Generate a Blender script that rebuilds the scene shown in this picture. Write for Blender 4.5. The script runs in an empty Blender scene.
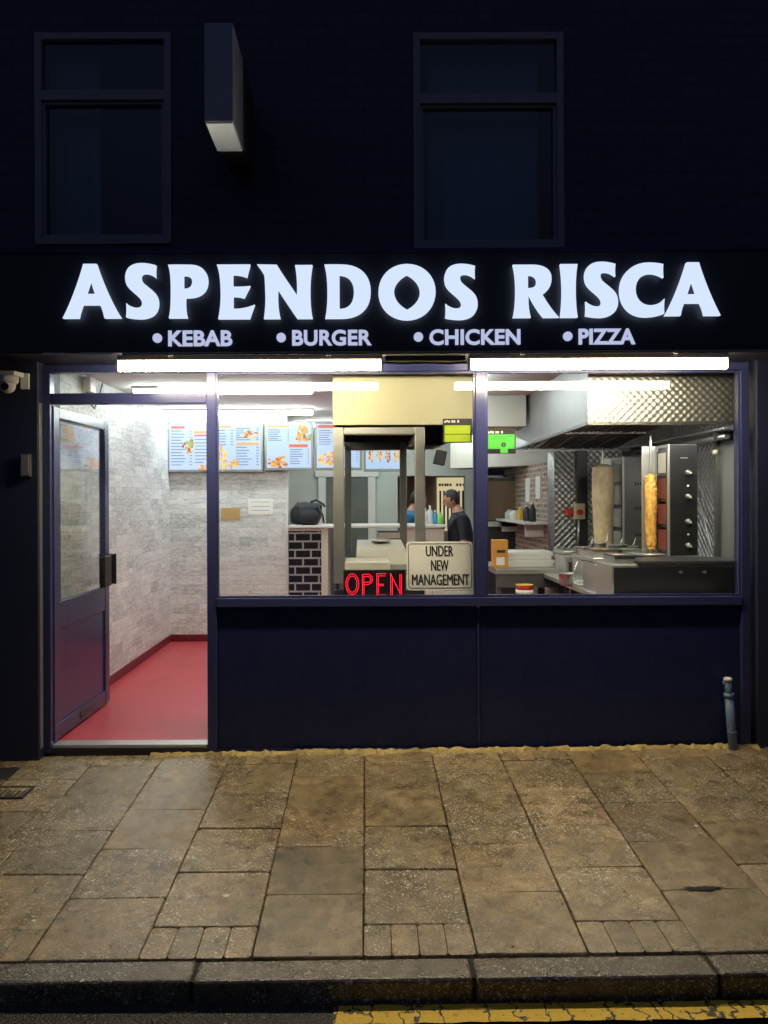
import bpy, bmesh, math, random
from mathutils import Vector, Matrix
random.seed(7)
R = math.radians
sc = bpy.context.scene
COL = sc.collection
F = 787.0; CZ = 1.473; CD = 4.77            # focal length in pixels, eye height, distance to the shop front (y = 0)

# ------------------------------------------------------------------ camera, world, exposure
cd = bpy.data.cameras.new('camera'); cam = bpy.data.objects.new('camera', cd); COL.objects.link(cam)
cam.location = (0, -CD, CZ); cam.rotation_euler = (R(90), R(0.25), 0)
cd.sensor_fit = 'VERTICAL'; cd.sensor_height = 36; cd.lens = F / 1024 * 36
cd.shift_x = 18 / 1024; cd.shift_y = -12 / 1024; cd.clip_start = .05; cd.clip_end = 600
sc.camera = cam
w = bpy.data.worlds.new('World'); sc.world = w; w.use_nodes = True
nt = w.node_tree; bg = nt.nodes['Background']
bg.inputs[1].default_value = .11
tc = nt.nodes.new('ShaderNodeTexCoord'); sx = nt.nodes.new('ShaderNodeSeparateXYZ'); cr = nt.nodes.new('ShaderNodeValToRGB')
nt.links.new(tc.outputs['Generated'], sx.inputs[0]); nt.links.new(sx.outputs['Z'], cr.inputs[0]); nt.links.new(cr.outputs[0], bg.inputs[0])
cr.color_ramp.elements[0].position = .12; cr.color_ramp.elements[0].color = (.03, .035, .06, 1)   # dark roofs opposite
cr.color_ramp.elements[1].position = .42; cr.color_ramp.elements[1].color = (.42, .55, 1.0, 1)    # night sky over the town
sc.view_settings.view_transform = 'Standard'; sc.view_settings.look = 'None'
sc.view_settings.exposure = 0; sc.view_settings.gamma = 1
try:
    sc.cycles.use_denoising = True; sc.cycles.denoiser = 'OPENIMAGEDENOISE'
    sc.cycles.max_bounces = 8; sc.cycles.transparent_max_bounces = 16
    sc.cycles.sample_clamp_indirect = 6; sc.cycles.caustics_reflective = False
    sc.cycles.blur_glossy = .6
except Exception: pass

def at(px, py, Y):                            # the point at distance Y behind the shop front seen at a pixel
    d = Y + CD
    return Vector(((px - 366) * d / F, Y, CZ - (py - 500) * d / F))

# ------------------------------------------------------------------ materials
MATS = {}
class NT:
    def __init__(s, name):
        s.m = bpy.data.materials.new(name); s.m.use_nodes = True
        s.t = s.m.node_tree; s.n = s.t.nodes; s.b = s.n['Principled BSDF']; s.out = s.n['Material Output']
    def N(s, typ, **kw):
        n = s.n.new('ShaderNode' + typ)
        for k, v in kw.items(): setattr(n, k, v)
        return n
    def L(s, a, b): s.t.links.new(a, b)
    def val(s, sock, v):
        if isinstance(v, (int, float)): sock.default_value = v
        elif isinstance(v, (tuple, list)): sock.default_value = v
        else: s.L(v, sock)
    def math(s, op, a, b=0.0, c=None):
        n = s.N('Math', operation=op); s.val(n.inputs[0], a); s.val(n.inputs[1], b)
        if c is not None: s.val(n.inputs[2], c)
        return n.outputs[0]
    def mix(s, fac, a, b, mode='MIX'):
        n = s.N('MixRGB', blend_type=mode); s.val(n.inputs[0], fac)
        s.val(n.inputs[1], a if not isinstance(a, tuple) else (*a[:3], 1)); s.val(n.inputs[2], b if not isinstance(b, tuple) else (*b[:3], 1))
        return n.outputs[0]
    def uv(s, scale=(1, 1, 1), rot=0):
        t = s.N('TexCoord'); m = s.N('Mapping'); s.L(t.outputs['UV'], m.inputs[0])
        m.inputs['Scale'].default_value = scale; m.inputs['Rotation'].default_value = (0, 0, rot)
        return m.outputs[0]
    def obj(s, scale=(1, 1, 1)):
        t = s.N('TexCoord'); m = s.N('Mapping'); s.L(t.outputs['Object'], m.inputs[0]); m.inputs['Scale'].default_value = scale
        return m.outputs[0]
    def noise(s, vec, scale, detail=4, rough=.55):
        n = s.N('TexNoise'); s.L(vec, n.inputs['Vector']); n.inputs['Scale'].default_value = scale
        n.inputs['Detail'].default_value = detail; n.inputs['Roughness'].default_value = rough
        return n.outputs['Fac']
    def ramp(s, fac, stops):
        n = s.N('ValToRGB'); s.L(fac, n.inputs[0]); e = n.color_ramp.elements
        while len(e) < len(stops): e.new(.5)
        for q, (p, c) in zip(e, stops): q.position = p; q.color = (c, c, c, 1) if isinstance(c, (int, float)) else (*c, 1)
        return n.outputs[0]
    def bump(s, h, strength=.3, dist=.01):
        n = s.N('Bump'); n.inputs['Strength'].default_value = strength; n.inputs['Distance'].default_value = dist
        s.L(h, n.inputs['Height']); s.L(n.outputs[0], s.b.inputs['Normal'])
    def set(s, col=None, rough=None, metal=None, spec=None):
        if col is not None: s.val(s.b.inputs['Base Color'], col if not isinstance(col, tuple) else (*col[:3], 1))
        if rough is not None: s.val(s.b.inputs['Roughness'], rough)
        if metal is not None: s.val(s.b.inputs['Metallic'], metal)
        if spec is not None: s.val(s.b.inputs['Specular IOR Level'], spec)
        return s

def plain(name, col, rough=.5, metal=0, var=.12, scale=8, bump=.0, spec=None):
    """one colour with a little wear: patchy tone and roughness"""
    if name in MATS: return MATS[name]
    s = NT(name); v = s.obj(); n = s.noise(v, scale, 5)
    c = s.mix(n, tuple(x * (1 - var) for x in col), tuple(min(1, x * (1 + var)) for x in col))
    s.set(c, s.math('ADD', s.math('MULTIPLY', s.math('SUBTRACT', n, .5), .08), rough), metal, spec)
    if bump: s.bump(s.noise(v, scale * 6, 6), bump, .004)
    MATS[name] = s.m; return s.m

def glow(name, col, strength):
    if name in MATS: return MATS[name]
    s = NT(name); s.set((col[0]*.12, col[1]*.12, col[2]*.12), .4)
    s.b.inputs['Emission Color'].default_value = (*col, 1); s.b.inputs['Emission Strength'].default_value = strength
    MATS[name] = s.m; return s.m

def glass(name, tint=(.97, .985, .975), base=.045):
    s = NT(name); s.n.remove(s.b)
    lw = s.N('LayerWeight'); lw.inputs[0].default_value = .5
    f = s.math('ADD', s.math('MULTIPLY', s.math('POWER', lw.outputs['Facing'], 5.0), .9), base)
    tr = s.N('BsdfTransparent'); tr.inputs[0].default_value = (*tint, 1)
    gl = s.N('BsdfGlossy'); gl.inputs['Roughness'].default_value = .01
    mx = s.N('MixShader'); s.L(f, mx.inputs[0]); s.L(tr.outputs[0], mx.inputs[1]); s.L(gl.outputs[0], mx.inputs[2])
    s.L(mx.outputs[0], s.out.inputs[0]); return s.m

M = {}
M['navy'] = plain('navy frame paint', (.030, .036, .110), .24, var=.05, scale=3)
def panelmat():
    s = NT('navy panel paint'); v = s.obj(); n = s.noise(v, 1.6, 5); g = s.noise(s.obj((1, 1, .22)), 9, 6, .7); f = s.noise(v, 70, 4)
    c = s.mix(n, (.010, .015, .056), (.015, .021, .074))
    c = s.mix(s.math('MULTIPLY', s.ramp(g, [(.58, 0.0), (.80, 1.0)]), .16), c, (.05, .055, .08))        # dried splashes and runs
    c = s.mix(s.math('MULTIPLY', s.ramp(f, [(.72, 0.0), (.78, 1.0)]), .25), c, (.07, .07, .08))
    s.set(c, s.ramp(s.noise(v, 5, 5, .65), [(.3, .20), (.7, .36)]), 0, .35); s.bump(s.noise(v, 2.2, 3), .06, .02); return s.m
M['navy_panel'] = panelmat()
M['navy_black'] = plain('navy black masonry paint', (.013, .018, .048), .55, var=.25, scale=5, bump=.4)
M['fascia'] = plain('black fascia panel', (.019, .021, .032), .42, var=.2, scale=2)
M['black'] = plain('black plastic', (.012, .012, .014), .45)
M['dark'] = plain('dark grey metal', (.05, .05, .055), .4, metal=.3)
M['white'] = plain('white plastic', (.72, .72, .70), .4, var=.05)
M['offwhite'] = plain('off white board', (.62, .60, .54), .5, var=.06)
M['steel'] = plain('brushed stainless steel', (.60, .60, .58), .36, metal=.82, var=.06, scale=14)
M['steel_frame'] = plain('dull steel frame', (.36, .36, .36), .40, metal=.7, var=.06, scale=9)
M['dark_steel'] = plain('dark stainless steel', (.20, .20, .205), .34, metal=.75, var=.12, scale=5)
M['cream'] = plain('cream painted board', (.40, .38, .27), .5, var=.05, scale=3)
M['glass'] = glass('window glass', base=.024)
M['door_glass'] = glass('door glass', base=.06)
M['upper_glass'] = glass('dark upper window glass', (.80, .85, .92), .05)
M['grey_pipe'] = plain('grey plastic pipe', (.13, .20, .30), .4)
M['red_paint'] = plain('red plastic', (.5, .03, .02), .4)
M['yellow'] = plain('yellow plastic', (.7, .45, .04), .45)
M['orange_card'] = plain('orange cardboard', (.65, .30, .05), .6)
M['paper'] = plain('white paper', (.86, .87, .85), .7, var=.04)
M['print'] = plain('black print', (.015, .015, .015), .6)
M['brown'] = plain('brown wooden panel', (.16, .10, .06), .55, var=.2)
M['beige_wall'] = plain('beige plaster', (.34, .30, .25), .7)
M['ceiling'] = plain('white ceiling paint', (.80, .80, .77), .7, var=.05, scale=2)
M['green_wall'] = plain('pale grey green plaster', (.55, .59, .56), .7, var=.12, scale=2.5)
M['skirting'] = plain('dark red skirting', (.13, .012, .018), .4)
M['skin'] = plain('skin', (.42, .22, .15), .5, var=.08)
M['hair'] = plain('dark hair', (.016, .013, .012), .55, var=.4, scale=60, bump=.6)
M['tee'] = plain('navy cotton', (.012, .014, .028), .85, var=.2, scale=20, bump=.3)
M['trousers'] = plain('black trousers', (.015, .015, .016), .85)
M['blue_top'] = plain('blue cotton', (.03, .14, .30), .85)
M['bag'] = plain('navy nylon', (.010, .012, .022), .6, var=.3, scale=12, bump=.5)
M['bottle_blue'] = plain('blue plastic', (.05, .22, .42), .35)
M['bottle_green'] = plain('green plastic', (.20, .50, .10), .35)
M['bottle_clear'] = plain('milky plastic', (.55, .58, .58), .3)
M['burner'] = glow('glowing burner mesh', (.42, .10, .07), .30)

# the tubes and the letters
M['tube_warm'] = glow('warm white tube', (1.0, .83, .56), 112)
M['tube_white'] = glow('cool white tube', (.90, 1.0, .97), 40)
M['letter'] = glow('lit letter face', (.66, .78, 1.0), 1.02)
M['small_letter'] = glow('lit small letter face', (.60, .66, .95), .80)
M['led_red'] = glow('red diodes', (1.0, .012, .045), 1.9)

# stone patterned wallpaper
def wallpaper():
    s = NT('grey stone pattern wallpaper'); v = s.uv()
    nz = s.N('TexNoise'); s.L(v, nz.inputs['Vector']); nz.inputs['Scale'].default_value = 6; nz.inputs['Detail'].default_value = 2
    wv = s.N('VectorMath', operation='MULTIPLY_ADD'); s.L(nz.outputs['Color'], wv.inputs[0]); wv.inputs[1].default_value = (.03, .02, 0); s.L(v, wv.inputs[2])
    def br(wd, ht, off, m1):
        b = s.N('TexBrick'); s.L(wv.outputs[0], b.inputs['Vector']); b.offset = off; b.inputs['Scale'].default_value = 1
        b.inputs['Brick Width'].default_value = wd; b.inputs['Row Height'].default_value = ht; b.inputs['Mortar Size'].default_value = m1
        b.inputs['Mortar Smooth'].default_value = .4; b.inputs['Bias'].default_value = 0
        b.inputs['Color1'].default_value = (.36, .40, .41, 1); b.inputs['Color2'].default_value = (.74, .78, .79, 1); b.inputs['Mortar'].default_value = (.34, .34, .33, 1)
        return b
    b1 = br(.19, .050, .37, .0016); b2 = br(.29, .10, .5, .002)
    c = s.mix(.5, b1.outputs[0], b2.outputs[0])
    n = s.noise(s.uv((1, 2.6, 1)), 15, 7, .68); n2 = s.noise(v, 42, 5, .7)
    c = s.mix(.6, c, s.ramp(n, [(.32, (.30, .30, .30)), (.5, (.56, .56, .55)), (.66, (.90, .90, .88))]), 'OVERLAY')
    c = s.mix(.6, c, s.ramp(n2, [(.35, .36), (.65, .78)]), 'OVERLAY')
    s.set(c, .5); s.bump(s.math('ADD', s.math('MULTIPLY', b1.outputs['Fac'], -1), n), .35, .008)
    return s.m
M['wallpaper'] = wallpaper()

def brick(name, c1, c2, mort, bw, rh, ms, rough=.7, bump=.5, smooth=.1, nz=.25):
    s = NT(name); v = s.uv(); b = s.N('TexBrick'); s.L(v, b.inputs['Vector']); b.inputs['Scale'].default_value = 1
    b.inputs['Brick Width'].default_value = bw; b.inputs['Row Height'].default_value = rh; b.inputs['Mortar Size'].default_value = ms
    b.inputs['Mortar Smooth'].default_value = smooth
    b.inputs['Color1'].default_value = (*c1, 1); b.inputs['Color2'].default_value = (*c2, 1); b.inputs['Mortar'].default_value = (*mort, 1)
    n = s.noise(v, 18, 6)
    c = s.mix(nz, b.outputs[0], s.ramp(n, [(.3, .15), (.7, .8)]), 'OVERLAY')
    s.set(c, rough); s.bump(s.math('ADD', s.math('MULTIPLY', b.outputs['Fac'], -1.0), s.math('MULTIPLY', n, .4)), bump, .008)
    return s.m
M['house_brick'] = brick('painted dark brickwork', (.038, .040, .080), (.046, .049, .094), (.034, .036, .072), .225, .075, .010, .6, .3)
M['kitchen_brick'] = brick('brown brick slip wall', (.20, .12, .085), (.42, .30, .23), (.48, .43, .38), .16, .055, .010, .7, .6, nz=.5)
M['black_tile'] = brick('black metro tiles', (.012, .013, .02), (.018, .019, .028), (.36, .36, .35), .165, .087, .009, .18, .3, .05, .05)

def quilt(name, cell, col, rough, strength):
    """stainless sheet pressed with a diamond pattern"""
    s = NT(name); v = s.uv(); sp = s.N('SeparateXYZ'); s.L(v, sp.inputs[0])
    a = s.math('SINE', s.math('MULTIPLY', sp.outputs[0], 2 * math.pi / cell)); b = s.math('SINE', s.math('MULTIPLY', sp.outputs[1], 2 * math.pi / cell))
    h = s.math('MULTIPLY', a, b); n = s.noise(s.uv(), 3, 3)
    s.set(s.mix(n, tuple(x * .75 for x in col), col), rough, .95); s.bump(h, strength, .006)
    return s.m
M['quilt'] = quilt('pressed diamond steel', .050, (.56, .56, .57), .40, .30)
M['quilt_dark'] = quilt('dark pressed diamond steel', .062, (.62, .62, .62), .30, 1.0)

def donermat(name, c1, c2, sc_, st):
    s = NT(name); v = s.obj((1, 1, .6)); n = s.noise(v, sc_, 6, .65)
    s.set(s.ramp(n, [(.3, c1), (.65, c2)]), .45); s.bump(n, .5, st); return s.m
M['doner'] = donermat('pale doner meat', (.62, .45, .26), (.84, .68, .44), 26, .008)
M['chicken'] = donermat('orange marinated chicken', (.40, .15, .02), (.82, .50, .12), 34, .015)

def redfloor():
    s = NT('red safety vinyl floor'); v = s.uv(); n = s.noise(v, 2.2, 4); f = s.noise(v, 260, 2)
    c = s.mix(n, (.46, .045, .065), (.54, .058, .080)); c = s.mix(s.ramp(f, [(.6, 0.0), (.72, .35)]), c, (.5, .15, .16))
    c = s.mix(s.math('MULTIPLY', s.ramp(s.noise(s.uv((1, .5, 1)), 5, 6, .7), [(.52, 0.0), (.72, 1.0)]), .35), c, (.20, .03, .04))   # trodden scuffs
    s.set(c, s.math('ADD', s.math('MULTIPLY', n, .2), .28)); s.bump(f, .08, .002); return s.m
M['red_floor'] = redfloor()

def slabmat(name, base, speck, dirt):
    s = NT(name); v = s.uv(); g = s.N('NewGeometry'); r = g.outputs['Random Per Island']
    big = s.noise(v, 1.7, 5, .6); mid = s.noise(v, 14, 6, .65); fine = s.noise(v, 160, 4, .7)
    tone = s.mix(r, tuple(x * .74 for x in base), tuple(min(1, x * 1.34) for x in base))
    tone = s.mix(s.ramp(r, [(.74, 0.0), (.90, .45)]), tone, (base[0] * 1.0, base[1] * .86, base[2] * .76))
    tone = s.mix(.75, tone, s.ramp(big, [(.28, .22), (.72, .80)]), 'OVERLAY')
    tone = s.mix(.8, tone, s.ramp(mid, [(.32, .18), (.68, .80)]), 'OVERLAY')
    tone = s.mix(.8, tone, s.ramp(fine, [(.34, .08), (.66, .92)]), 'OVERLAY')
    # grit and trodden gum: pale specks of uneven size, thick in some places, few on the smooth slabs
    def specks(scale, size, thr):
        vo = s.N('TexVoronoi'); s.L(v, vo.inputs['Vector']); vo.inputs['Scale'].default_value = scale
        sp = s.N('SeparateColor'); s.L(vo.outputs['Color'], sp.inputs[0])
        rad = s.math('MULTIPLY', sp.outputs[1], size)
        near = s.math('LESS_THAN', vo.outputs['Distance'], rad)
        return s.math('MULTIPLY', near, s.math('GREATER_THAN', sp.outputs[0], thr))
    place = s.math('MULTIPLY', s.ramp(s.noise(v, 2.6, 4, .6), [(.34, .12), (.58, 1.0)]), s.ramp(s.math('FRACT', s.math('MULTIPLY', r, 7.31)), [(.18, .08), (.34, 1.0)]))
    sp1 = s.math('MULTIPLY', s.math('MAXIMUM', specks(150, .55, .46), specks(70, .44, .70)), place)
    sp1 = s.math('MAXIMUM', sp1, specks(7, .09, .90))
    c = s.mix(s.math('MULTIPLY', sp1, speck), tone, (.86, .80, .66))
    c = s.mix(s.math('MULTIPLY', s.ramp(s.noise(v, 5, 6, .7), [(.56, 0.0), (.74, 1.0)]), dirt), c, (.035, .032, .022))
    s.set(c, s.ramp(s.noise(v, 6, 4, .6), [(.38, .08), (.64, .44)]), 0, .7)
    s.bump(s.math('ADD', s.math('ADD', fine, s.math('MULTIPLY', mid, .6)), s.math('MULTIPLY', sp1, .5)), .42, .006)
    return s.m
M['slab'] = slabmat('worn concrete slab', (.235, .178, .094), 1.0, .75)
M['kerbstone'] = slabmat('worn concrete kerb', (.082, .068, .042), .55, .9)
M['joint'] = plain('dirt in the joints', (.020, .018, .012), .9, var=.5, scale=30, bump=.6)
M['mortar'] = plain('sandy mortar fillet', (.48, .37, .14), .9, var=.6, scale=34, bump=1.0)
def asphalt():
    s = NT('wet asphalt'); v = s.uv(); n = s.noise(v, 120, 5, .7); m = s.noise(v, 6, 4)
    vo = s.N('TexVoronoi'); s.L(v, vo.inputs['Vector']); vo.inputs['Scale'].default_value = 110
    c = s.mix(n, (.018, .017, .015), (.075, .07, .06)); s.set(c, s.ramp(m, [(.35, .25), (.7, .7)]))
    s.bump(s.math('ADD', n, vo.outputs['Distance']), .8, .006); return s.m
M['asphalt'] = asphalt()
def yellowline():
    s = NT('worn yellow road paint'); v = s.uv(); n = s.noise(v, 26, 6, .7); f = s.noise(v, 130, 4)
    nz = s.N('TexNoise'); s.L(v, nz.inputs['Vector']); nz.inputs['Scale'].default_value = 22; nz.inputs['Detail'].default_value = 5
    wv = s.N('VectorMath', operation='MULTIPLY_ADD'); s.L(nz.outputs['Color'], wv.inputs[0]); wv.inputs[1].default_value = (.10, .10, 0); s.L(s.uv((1, .35, 1)), wv.inputs[2])
    vo = s.N('TexVoronoi', feature='DISTANCE_TO_EDGE'); s.L(wv.outputs[0], vo.inputs['Vector']); vo.inputs['Scale'].default_value = 9
    crack = s.math('LESS_THAN', vo.outputs['Distance'], s.math('MULTIPLY', n, .07))
    c = s.mix(f, (.66, .40, .015), (.88, .62, .05)); c = s.mix(crack, c, (.04, .035, .02)); c = s.mix(s.ramp(n, [(.60, 0.0), (.70, .9)]), c, (.06, .05, .03))
    s.set(c, .5); s.bump(s.math('ADD', f, n), .6, .006); return s.m
M['yellow_line'] = yellowline()

# ------------------------------------------------------------------ mesh helpers
def box(bm, x0, x1, y0, y1, z0, z1, bev=0.0, mi=0, seg=2):
    if x0 > x1: x0, x1 = x1, x0
    if y0 > y1: y0, y1 = y1, y0
    if z0 > z1: z0, z1 = z1, z0
    vs = [bm.verts.new(p) for p in ((x0,y0,z0),(x1,y0,z0),(x1,y1,z0),(x0,y1,z0),(x0,y0,z1),(x1,y0,z1),(x1,y1,z1),(x0,y1,z1))]
    fs = [bm.faces.new([vs[i] for i in q]) for q in ((3,2,1,0),(4,5,6,7),(0,1,5,4),(1,2,6,5),(2,3,7,6),(3,0,4,7))]
    for f in fs: f.material_index = mi
    if bev:
        es = list({e for f in fs for e in f.edges})
        r = bmesh.ops.bevel(bm, geom=es, offset=min(bev, .45*min(x1-x0, y1-y0, z1-z0)), segments=seg, affect='EDGES', profile=.5)
        for f in r['faces']: f.material_index = mi
    return fs
def quad(bm, pts, mi=0):
    f = bm.faces.new([bm.verts.new(p) for p in pts]); f.material_index = mi; return f
def hexa(bm, a, b, mi=0):
    """solid between two quads (same winding)"""
    va = [bm.verts.new(p) for p in a]; vb = [bm.verts.new(p) for p in b]
    fs = [bm.faces.new(va[::-1]), bm.faces.new(vb)]
    for i in range(len(a)):
        j = (i + 1) % len(a); fs.append(bm.faces.new((va[i], va[j], vb[j], vb[i])))
    for f in fs: f.material_index = mi
def ring(c, ax, r, n):
    ax = Vector(ax).normalized(); u = ax.orthogonal().normalized(); v = ax.cross(u)
    return [Vector(c) + (u * math.cos(2*math.pi*i/n) + v * math.sin(2*math.pi*i/n)) * r for i in range(n)]
def tube(bm, pts, rad, n=10, cap=True, mi=0):
    pts = [Vector(p) for p in pts]
    if not isinstance(rad, (list, tuple)): rad = [rad] * len(pts)
    rows = []; u = None
    for i, p in enumerate(pts):
        t = (pts[min(i+1, len(pts)-1)] - pts[max(i-1, 0)]).normalized()
        if u is None: u = t.orthogonal().normalized()
        else: u = (u - t * u.dot(t)).normalized()
        v = t.cross(u)
        rows.append([bm.verts.new(p + (u * math.cos(2*math.pi*k/n) + v * math.sin(2*math.pi*k/n)) * rad[i]) for k in range(n)])
    for a, b in zip(rows, rows[1:]):
        for k in range(n):
            f = bm.faces.new((a[k], a[(k+1) % n], b[(k+1) % n], b[k])); f.smooth = True; f.material_index = mi
    if cap:
        bm.faces.new(rows[0][::-1]).material_index = mi; bm.faces.new(rows[-1]).material_index = mi
def lathe(bm, c, prof, n=24, wob=None):
    """profile of (radius, z) turned round a vertical axis at c; wob(angle, z) scales the radius"""
    rows = []
    for r, z in prof:
        rows.append([bm.verts.new((c[0] + r * (wob(2*math.pi*k/n, z) if wob else 1) * math.cos(2*math.pi*k/n),
                                   c[1] + r * (wob(2*math.pi*k/n, z) if wob else 1) * math.sin(2*math.pi*k/n), c[2] + z)) for k in range(n)])
    for a, b in zip(rows, rows[1:]):
        for k in range(n):
            f = bm.faces.new((a[k], a[(k+1) % n], b[(k+1) % n], b[k])); f.smooth = True
    bm.faces.new(rows[0][::-1]); bm.faces.new(rows[-1])
def ball(bm, c, r, n=12, mi=0):
    rr = r if isinstance(r, (tuple, list)) else (r, r, r)
    x = bmesh.ops.create_uvsphere(bm, u_segments=n, v_segments=max(6, n*2//3), radius=1, matrix=Matrix.Translation(c) @ Matrix.Diagonal((*rr, 1)))
    for v in x['verts']:
        for f in v.link_faces: f.smooth = True; f.material_index = mi
def uvs(me):
    """metres on each face, by the face's facing"""
    l = me.uv_layers.new(name='UVMap') if not me.uv_layers else me.uv_layers[0]
    for p in me.polygons:
        n = p.normal; a = max(range(3), key=lambda i: abs(n[i]))
        for li in p.loop_indices:
            c = me.vertices[me.loops[li].vertex_index].co
            l.data[li].uv = ((c.y, c.z), (c.x, c.z), (c.x, c.y))[a]
def obj(name, bm, mat, parent=None, me=None):
    if me is None:
        bmesh.ops.recalc_face_normals(bm, faces=bm.faces[:])
        me = bpy.data.meshes.new(name); bm.to_mesh(me); bm.free()
    me.name = name
    uvs(me)
    for m in (mat if isinstance(mat, (list, tuple)) else [mat]): me.materials.append(m)
    o = bpy.data.objects.new(name, me); COL.objects.link(o)
    if parent is not None:
        loc = parent['_w'] if '_w' in parent.keys() else (0, 0, 0)
        me.transform(Matrix.Translation(-Vector(loc))); o.parent = parent
        # the part's own origin stays at its thing's base, so a sub-part measures from there too
        o['_w'] = tuple(loc)
    return o
def B(): return bmesh.new()
def bx(name, mat, parent, *boxes, bev=0.0):
    bm = B()
    for b in boxes: box(bm, *b, bev=bev)
    return obj(name, bm, mat, parent)
def tag(o, label, cat, group=None):
    o['label'] = label; o['category'] = cat
    if group: o['group'] = group
    return o
def thing(name, label, cat, loc, group=None):
    o = bpy.data.objects.new(name, None); COL.objects.link(o); o.location = loc; o['_w'] = tuple(loc)
    o.empty_display_size = .1
    return tag(o, label, cat, group)
def struct(name, bm, mat): o = obj(name, bm, mat); o['kind'] = 'structure'; return o
def sbox(name, mat, *boxes):
    bm = B()
    for b in boxes: box(bm, *b)
    return struct(name, bm, mat)

DG = lambda: bpy.context.evaluated_depsgraph_get()
def text_me(s, bold=.0, space=1.0, extrude=0.0):
    cu = bpy.data.curves.new('writing', 'FONT'); cu.body = s; cu.size = 1; cu.offset = bold; cu.space_character = space
    cu.extrude = extrude; cu.resolution_u = 4
    o = bpy.data.objects.new('writing', cu); COL.objects.link(o); bpy.context.view_layer.update()
    me = bpy.data.meshes.new_from_object(o.evaluated_get(DG())); bpy.data.objects.remove(o); bpy.data.curves.remove(cu)
    return me
def writing(s, x0, x1, z0, z1, y, thick=.002, bold=.0, space=1.0, into=None, mi=0):
    """text upright in the plane y, facing the street, fitted to the box; raised by thick"""
    me = text_me(s, bold, space, .5)
    xs = [v.co.x for v in me.vertices]; ys = [v.co.y for v in me.vertices]
    ax, bx_, ay, by = min(xs), max(xs), min(ys), max(ys)
    for v in me.vertices:
        c = v.co
        v.co = (x0 + (c.x-ax)/(bx_-ax)*(x1-x0), y - thick*(c.z+.5), z0 + (c.y-ay)/(by-ay)*(z1-z0))
    if into is None: return me
    base = len(into.faces); into.from_mesh(me)
    into.faces.ensure_lookup_table()
    for f in into.faces[base:]: f.material_index = mi
    bpy.data.meshes.remove(me)
def bez(path):
    """flatten a path of ('M'|'L', x, y) and ('C', x1,y1,x2,y2,x,y)"""
    out = []
    for s in path:
        if s[0] in 'ML': out.append((s[1], s[2]))
        else:
            p0 = out[-1]; p1, p2, p3 = (s[1], s[2]), (s[3], s[4]), (s[5], s[6])
            for i in range(1, 11):
                t = i/10; a = (1-t)**3; b = 3*t*(1-t)**2; c = 3*t*t*(1-t); d = t**3
                out.append((a*p0[0]+b*p1[0]+c*p2[0]+d*p3[0], a*p0[1]+b*p1[1]+c*p2[1]+d*p3[1]))
    if math.dist(out[0], out[-1]) < 1e-6: out.pop()
    return out
def outline_me(contours, extrude):
    """filled outline with holes, in the xy plane, extruded both ways"""
    cu = bpy.data.curves.new('outline', 'CURVE'); cu.dimensions = '2D'; cu.fill_mode = 'BOTH'; cu.extrude = extrude
    for c in contours:
        sp = cu.splines.new('POLY'); sp.points.add(len(c) - 1); sp.use_cyclic_u = True
        for p, q in zip(sp.points, c): p.co = (q[0], q[1], 0, 1)
    o = bpy.data.objects.new('outline', cu); COL.objects.link(o); bpy.context.view_layer.update()
    me = bpy.data.meshes.new_from_object(o.evaluated_get(DG())); bpy.data.objects.remove(o); bpy.data.curves.remove(cu)
    return me
def copy_tree(o, parent=None):
    c = o.copy(); COL.objects.link(c)
    if parent: c.parent = parent
    for ch in list(o.children): copy_tree(ch, c)
    return c

# ------------------------------------------------------------------ pavement, kerb, road
ZF, ZK = -.042, -.144                                   # pavement height at the shop front and at the kerb
YK = 2.79 - CD; KW = .13; ZR = -.228
def zp(y): return ZF + (ZK - ZF) * (y / YK)
bm = B(); XE = 30
quad(bm, [(-XE, YK, ZK-.014), (XE, YK, ZK-.014), (XE, .05, zp(.05)-.014), (-XE, .05, zp(.05)-.014)])
struct('pavement_bed', bm, M['joint'])
bm = B()
def slab(x0, x1, y0, y1, tilt=.0025, gap=.003, ch=.0035):
    a = random.uniform(-1, 1)*tilt; b = random.uniform(-1, 1)*tilt; h = random.uniform(-.5, .7)*tilt
    g = gap * random.uniform(.55, 1.25); x0 += g; x1 -= g; y0 += g; y1 -= g
    if y1 - y0 < .02: return
    cx = (x0+x1)/2; cy = (y0+y1)/2
    def p(x, y, dz): return (x, y, zp(y) + h + a*(x-cx)/.2 + b*(y-cy)/.2 + dz)
    k = .012                                            # clipped, slightly worn corners
    def rg(i, dz):
        X0, X1, Y0, Y1 = x0+i, x1-i, y0+i, y1-i; q = k
        return [p(*c, dz) for c in ((X0+q, Y0), (X1-q, Y0), (X1-q*.3, Y0+q*.3), (X1, Y0+q), (X1, Y1-q), (X1-q*.3, Y1-q*.3), (X1-q, Y1), (X0+q, Y1), (X0+q*.3, Y1-q*.3), (X0, Y1-q), (X0, Y0+q), (X0+q*.3, Y0+q*.3))]
    rings = [[bm.verts.new(c) for c in rg(i, dz)] for i, dz in ((0, -.03), (0, -ch), (ch, 0))]
    for r0, r1 in zip(rings, rings[1:]):
        for i in range(12):
            j = (i+1) % 12; bm.faces.new((r0[i], r0[j], r1[j], r1[i]))
    bm.faces.new(rings[-1])
X0 = -.0152
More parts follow.
